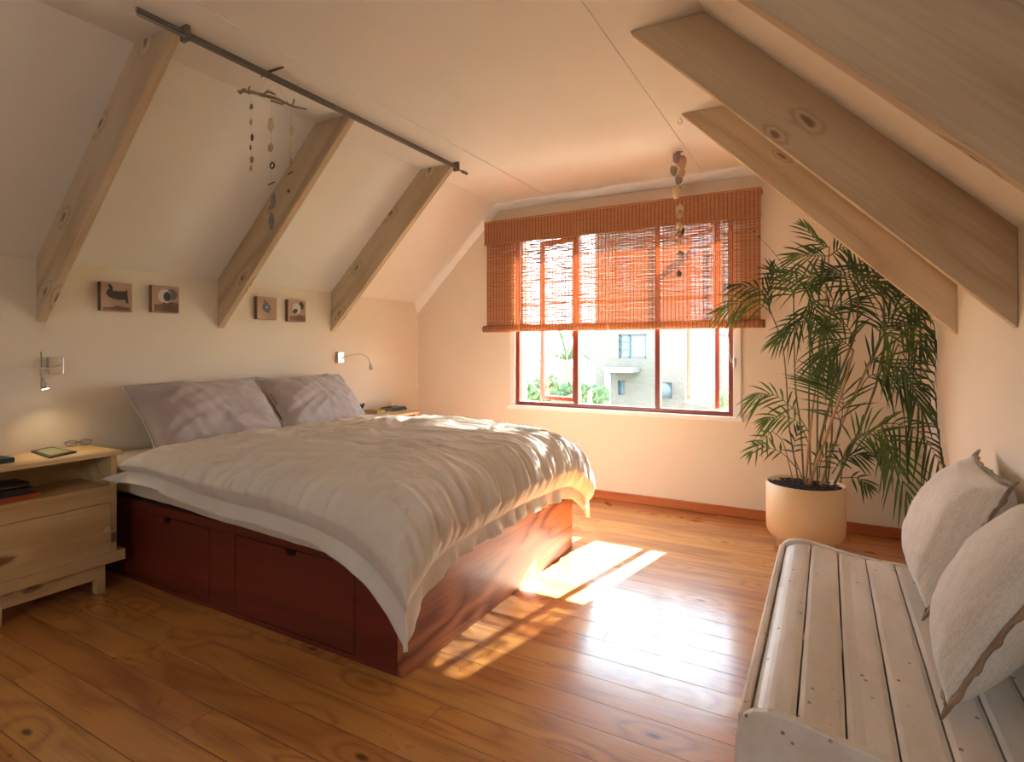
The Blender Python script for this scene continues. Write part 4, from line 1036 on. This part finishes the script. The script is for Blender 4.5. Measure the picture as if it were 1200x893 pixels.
GC = 'linen cushions on the bench'
for k, (lab, c, xd, zd, W, Hh, Tk, sd) in enumerate(CUSHIONS):
    root, rws, body = pillow('linen_cushion', 'linen', W, Hh, Tk, .006, lab, 'cushion', GC, .7, sd=sd, pinch=.085, p=.5)
    pts = rimpath(rws); b = MB(); rw = []
    for i, p_ in enumerate(pts+[pts[0]]):
        d = Vector((p_.x, 0, p_.z)); cr = (abs(p_.x)/(W/2))**8*(abs(p_.z)/(Hh/2))**8
        o = d.normalized()*(.010+.006*noise.noise(Vector((i*.5, sd, 0)))+.016*cr); wv = .006*math.sin(i*.9+sd)
        rw.append([p_+Vector((0, -.005, 0)), p_+o+Vector((0, -.002+wv, 0)), p_+o+Vector((0, .002+wv, 0)), p_+Vector((0, .005, 0))])
    b.grid(rw); b.build('seam_trim', 'seam', root, smooth=True, local=True, solid=.0015)
    place(root, c, xd, zd)

# ------------------------------------------------------------------ outdoors
struct(MB().box((-60, YB+3, -3.2), (60, 120, -3.0)).build('garden_ground', 'grass'))
D = 18.0
bd = thing('brick_building', (-4, D+4, -3), 'pale brick neighbouring building seen through the window', 'building')
q0 = on_y(698, 409, D).x; q1 = on_y(848, 409, D).x+.0
wi = [(on_y(725, 392, D), on_y(757, 420, D)), (on_y(724, 446, D), on_y(732, 463, D)), (on_y(772, 448, D), on_y(787, 467, D)), (on_y(806, 450, D), on_y(821, 466, D))]
wi.append((on_y(700, 300, D)+Vector((.6, 0, 0)), on_y(735, 330, D)))
b = MB()
xs = sorted({q0, q1} | {p.x for w_ in wi for p in w_}); zs = sorted({-3.0, 5.5} | {p.z for w_ in wi for p in w_})
for i in range(len(xs)-1):
    for j in range(len(zs)-1):
        cx, cz = (xs[i]+xs[i+1])/2, (zs[j]+zs[j+1])/2
        if any(a.x < cx < c.x and c.z < cz < a.z for a, c in wi): continue
        b.box((xs[i], D, zs[j]), (xs[i+1], D+.25, zs[j+1]))
b.box((q0, D+.25, -3), (q0+.25, D+8, 5.5)).box((q1-.25, D+.25, -3), (q1, D+8, 5.5)).box((q0, D+8, -3), (q1, D+8.2, 5.5))
bmesh.ops.remove_doubles(b.bm, verts=b.bm.verts[:], dist=.001)
b.build('wall', 'brick', bd)
b = MB(); b.box((q0-.3, D-.4, 5.5), (q1+.3, D+8.4, 5.7)); b.build('roof', 'roof', bd)
for k, (a, c) in enumerate(wi):
    f = MB(); t_ = .05
    f.box((a.x, D+.06, c.z), (a.x+t_, D+.12, a.z)).box((c.x-t_, D+.06, c.z), (c.x, D+.12, a.z)).box((a.x, D+.06, c.z), (c.x, D+.12, c.z+t_)).box((a.x, D+.06, a.z-t_), (c.x, D+.12, a.z))
    if k in (0, 4):
        mx = a.x+(c.x-a.x)*.35; f.box((mx, D+.06, c.z), (mx+t_, D+.12, a.z))
        for q in (1/3, 2/3): zz = c.z+(a.z-c.z)*q; f.box((a.x, D+.06, zz), (mx, D+.12, zz+.04))
    wf = f.build('window', 'alu', bd)
    MB().box((a.x, D+.13, c.z), (c.x, D+.15, a.z)).build('pane', 'outglass', wf)
a, c = on_y(707, 431, D-.8), on_y(741, 437, D-.8)
MB().box((a.x, D-.8, c.z), (c.x, D, a.z)).build('canopy', 'stucco', bd)
a = on_y(709, 437, D-.7); MB().box((a.x, D-.75, -3), (a.x+.2, D-.55, on_y(709, 437, D-.7).z)).build('canopy_post', 'stucco', bd)
c = on_y(777, 458, D-.35); b = MB()
rows = []
for i in range(7):
    rr = .25*i/6; rows.append([c+Vector((math.cos(x)*rr, -.08+.8*rr*rr, math.sin(x)*rr)) for x in [2*math.pi*j/20 for j in range(21)]])
b.grid(rows); b.tube([c, (c.x, D, c.z-.2)], .03)
b.build('satellite_dish', 'alu', bd, smooth=True)
# second house glimpsed at the right edge
hs = thing('far_house', (-1.2, 16, -3), 'white house with a pitched grey roof at the right edge of the window view', 'building')
a = on_y(846.5, 400, 15)
MB().box((a.x, 15, -3), (a.x+5, 17.2, 1.62)).build('wall', 'stucco', hs)
MB().prism([(a.x-.25, 14.8, 1.62), (a.x+5.3, 14.8, 1.62), (a.x+2.4, 14.8, 3.0)], (0, 2.4, 0)).build('roof', 'roof', hs)
f = MB().box((a.x+.06, 14.96, .85), (a.x+.3, 14.99, 1.4)).build('window', 'outglass', hs)
# palm tree outside
pt = thing('palm_tree', tuple(on_y(662, 480, 30).xy)+(-3,), 'palm tree standing in the sunny garden outside the window', 'tree')
tc_ = on_y(664, 422, 30)
MB().tube(bez([(tc_.x+.2, 30, -3), (tc_.x+.1, 30, -1.2), tuple(tc_)], 14), [.19-.005*i for i in range(15)], 10).build('trunk', 'trunk', pt, smooth=True)
b = MB()
for k in range(26):
    a = k*2.399; e = random.uniform(-.2, 1.3); d = Vector((math.cos(a)*math.cos(e), math.sin(a)*math.cos(e), math.sin(e)))
    L = random.uniform(1.9, 2.6); pth = bez([tc_, tc_+d*L*.5+Vector((0, 0, .15)), tc_+d*L+Vector((0, 0, -.9*math.cos(e)))], 12)
    b.tube(pth, .045, 4)
    for i in range(3, len(pth)):
        tg = (pth[i]-pth[i-1]).normalized(); sd = tg.cross(Vector((0, 0, 1))); 
        if sd.length < .1: sd = Vector((1, 0, 0))
        sd.normalize()
        for s_ in (-1, 1): leaflet(b, pth[i], tg*.6+sd*s_, .65, .12, Vector((0, 0, 1)), .5, 3)
b.build('crown', 'bush', pt)
GT = 'garden bushes beyond the lawn'
for i, (u, v, Y, r, lab) in enumerate([(617, 455, 22, .8, 'leafy garden bush outside the left window section, leftmost'), (637, 452, 26, .9, 'low rounded garden bush left of the palm tree'), (652, 462, 18, .55, 'garden bush in front of the palm tree'), (691, 457, 14, .45, 'tall garden bush at the left corner of the brick building'), (851, 468, 12, .35, 'garden bush at the far right of the window view')]):
    p = on_y(u, v, Y); b = MB()
    for q in range(7): 
        b.blob(p+Vector((random.uniform(-.5, .5)*r, random.uniform(-.4, .4), random.uniform(-.5, .3)*r)), r*random.uniform(.35, .6), 3, .7, 4, q+i*9)
    t = thing('garden_bush', (p.x, Y, -3), lab, 'bush', GT)
    b.build('foliage', 'bush', t)
    MB().tube([(p.x, Y, -3), (p.x, Y, p.z)], .08).build('stem', 'trunk', t)
p = on_y(642, 409, 24)
tag(MB().tube([(p.x, 24, -3), (p.x, 24, 1.6)], .04).build('lamp_post', 'alu', None), 'thin grey post rising in the garden left of the palm tree', 'post')
MB_w = MB().box((on_y(604, 409, 34).x-6, 34, -3), (on_y(664, 409, 34).x+4, 34.2, on_y(640, 446, 34).z))
tag(MB_w.build('garden_wall', 'stucco', None), 'long white garden wall far outside behind the bushes', 'wall')

# ------------------------------------------------------------------ light
W = bpy.data.worlds.new('sky'); SC.world = W; W.use_nodes = True; t = W.node_tree; t.nodes.clear()
o = t.nodes.new('ShaderNodeOutputWorld'); bg = t.nodes.new('ShaderNodeBackground'); tc = t.nodes.new('ShaderNodeTexCoord'); sx = t.nodes.new('ShaderNodeSeparateXYZ'); rp = t.nodes.new('ShaderNodeValToRGB')
t.links.new(tc.outputs['Generated'], sx.inputs[0]); t.links.new(sx.outputs[2], rp.inputs[0]); t.links.new(rp.outputs[0], bg.inputs[0]); t.links.new(bg.outputs[0], o.inputs[0])
rp.color_ramp.elements[0].position = 0; rp.color_ramp.elements[0].color = SKY_H+(1,); rp.color_ramp.elements[1].position = .7; rp.color_ramp.elements[1].color = SKY_Z+(1,)
bg.inputs[1].default_value = SKY_S
s = bpy.data.lights.new('sun', 'SUN'); s.energy = SUN_E; s.color = (1, .945, .87); s.angle = .009
so = bpy.data.objects.new('sun', s); COL.objects.link(so); so.rotation_euler = Vector(SUN_DIR).to_track_quat('-Z', 'Y').to_euler(); so.location = (2, 8, 6)
def portal(x0, x1, y, z0, z1, out):
    l = bpy.data.lights.new('window_portal', 'AREA'); l.shape = 'RECTANGLE'; l.size = x1-x0; l.size_y = z1-z0; l.cycles.is_portal = True
    o = bpy.data.objects.new('window_portal', l); COL.objects.link(o); o.location = ((x0+x1)/2, y, (z0+z1)/2); o.rotation_euler = (math.pi/2 if out > 0 else -math.pi/2, 0, 0)
portal(WX0, WX1, YB+WT+.01, WZ0, WZ1, -1)
portal(REAR_X0, REAR_X1, YF-.16, REAR_Z0, REAR_Z1, 1)
# ------------------------------------------------------------------ camera
cd = bpy.data.cameras.new('camera'); cam = bpy.data.objects.new('camera', cd); COL.objects.link(cam)
cam.location = (0, 0, CAMH); cam.rotation_euler = (math.pi/2, 0, YAW); cd.sensor_width = 36; cd.lens = 36*FPX/1200; cd.shift_y = -(446.5-V0)/1200; cd.clip_start = .05; cd.clip_end = 400
SC.camera = cam
vs = SC.view_settings; SC.display_settings.display_device = 'sRGB'; vs.view_transform = 'Standard'; vs.look = 'None'; vs.gamma = 1; vs.use_curve_mapping = False; vs.exposure = EXPO
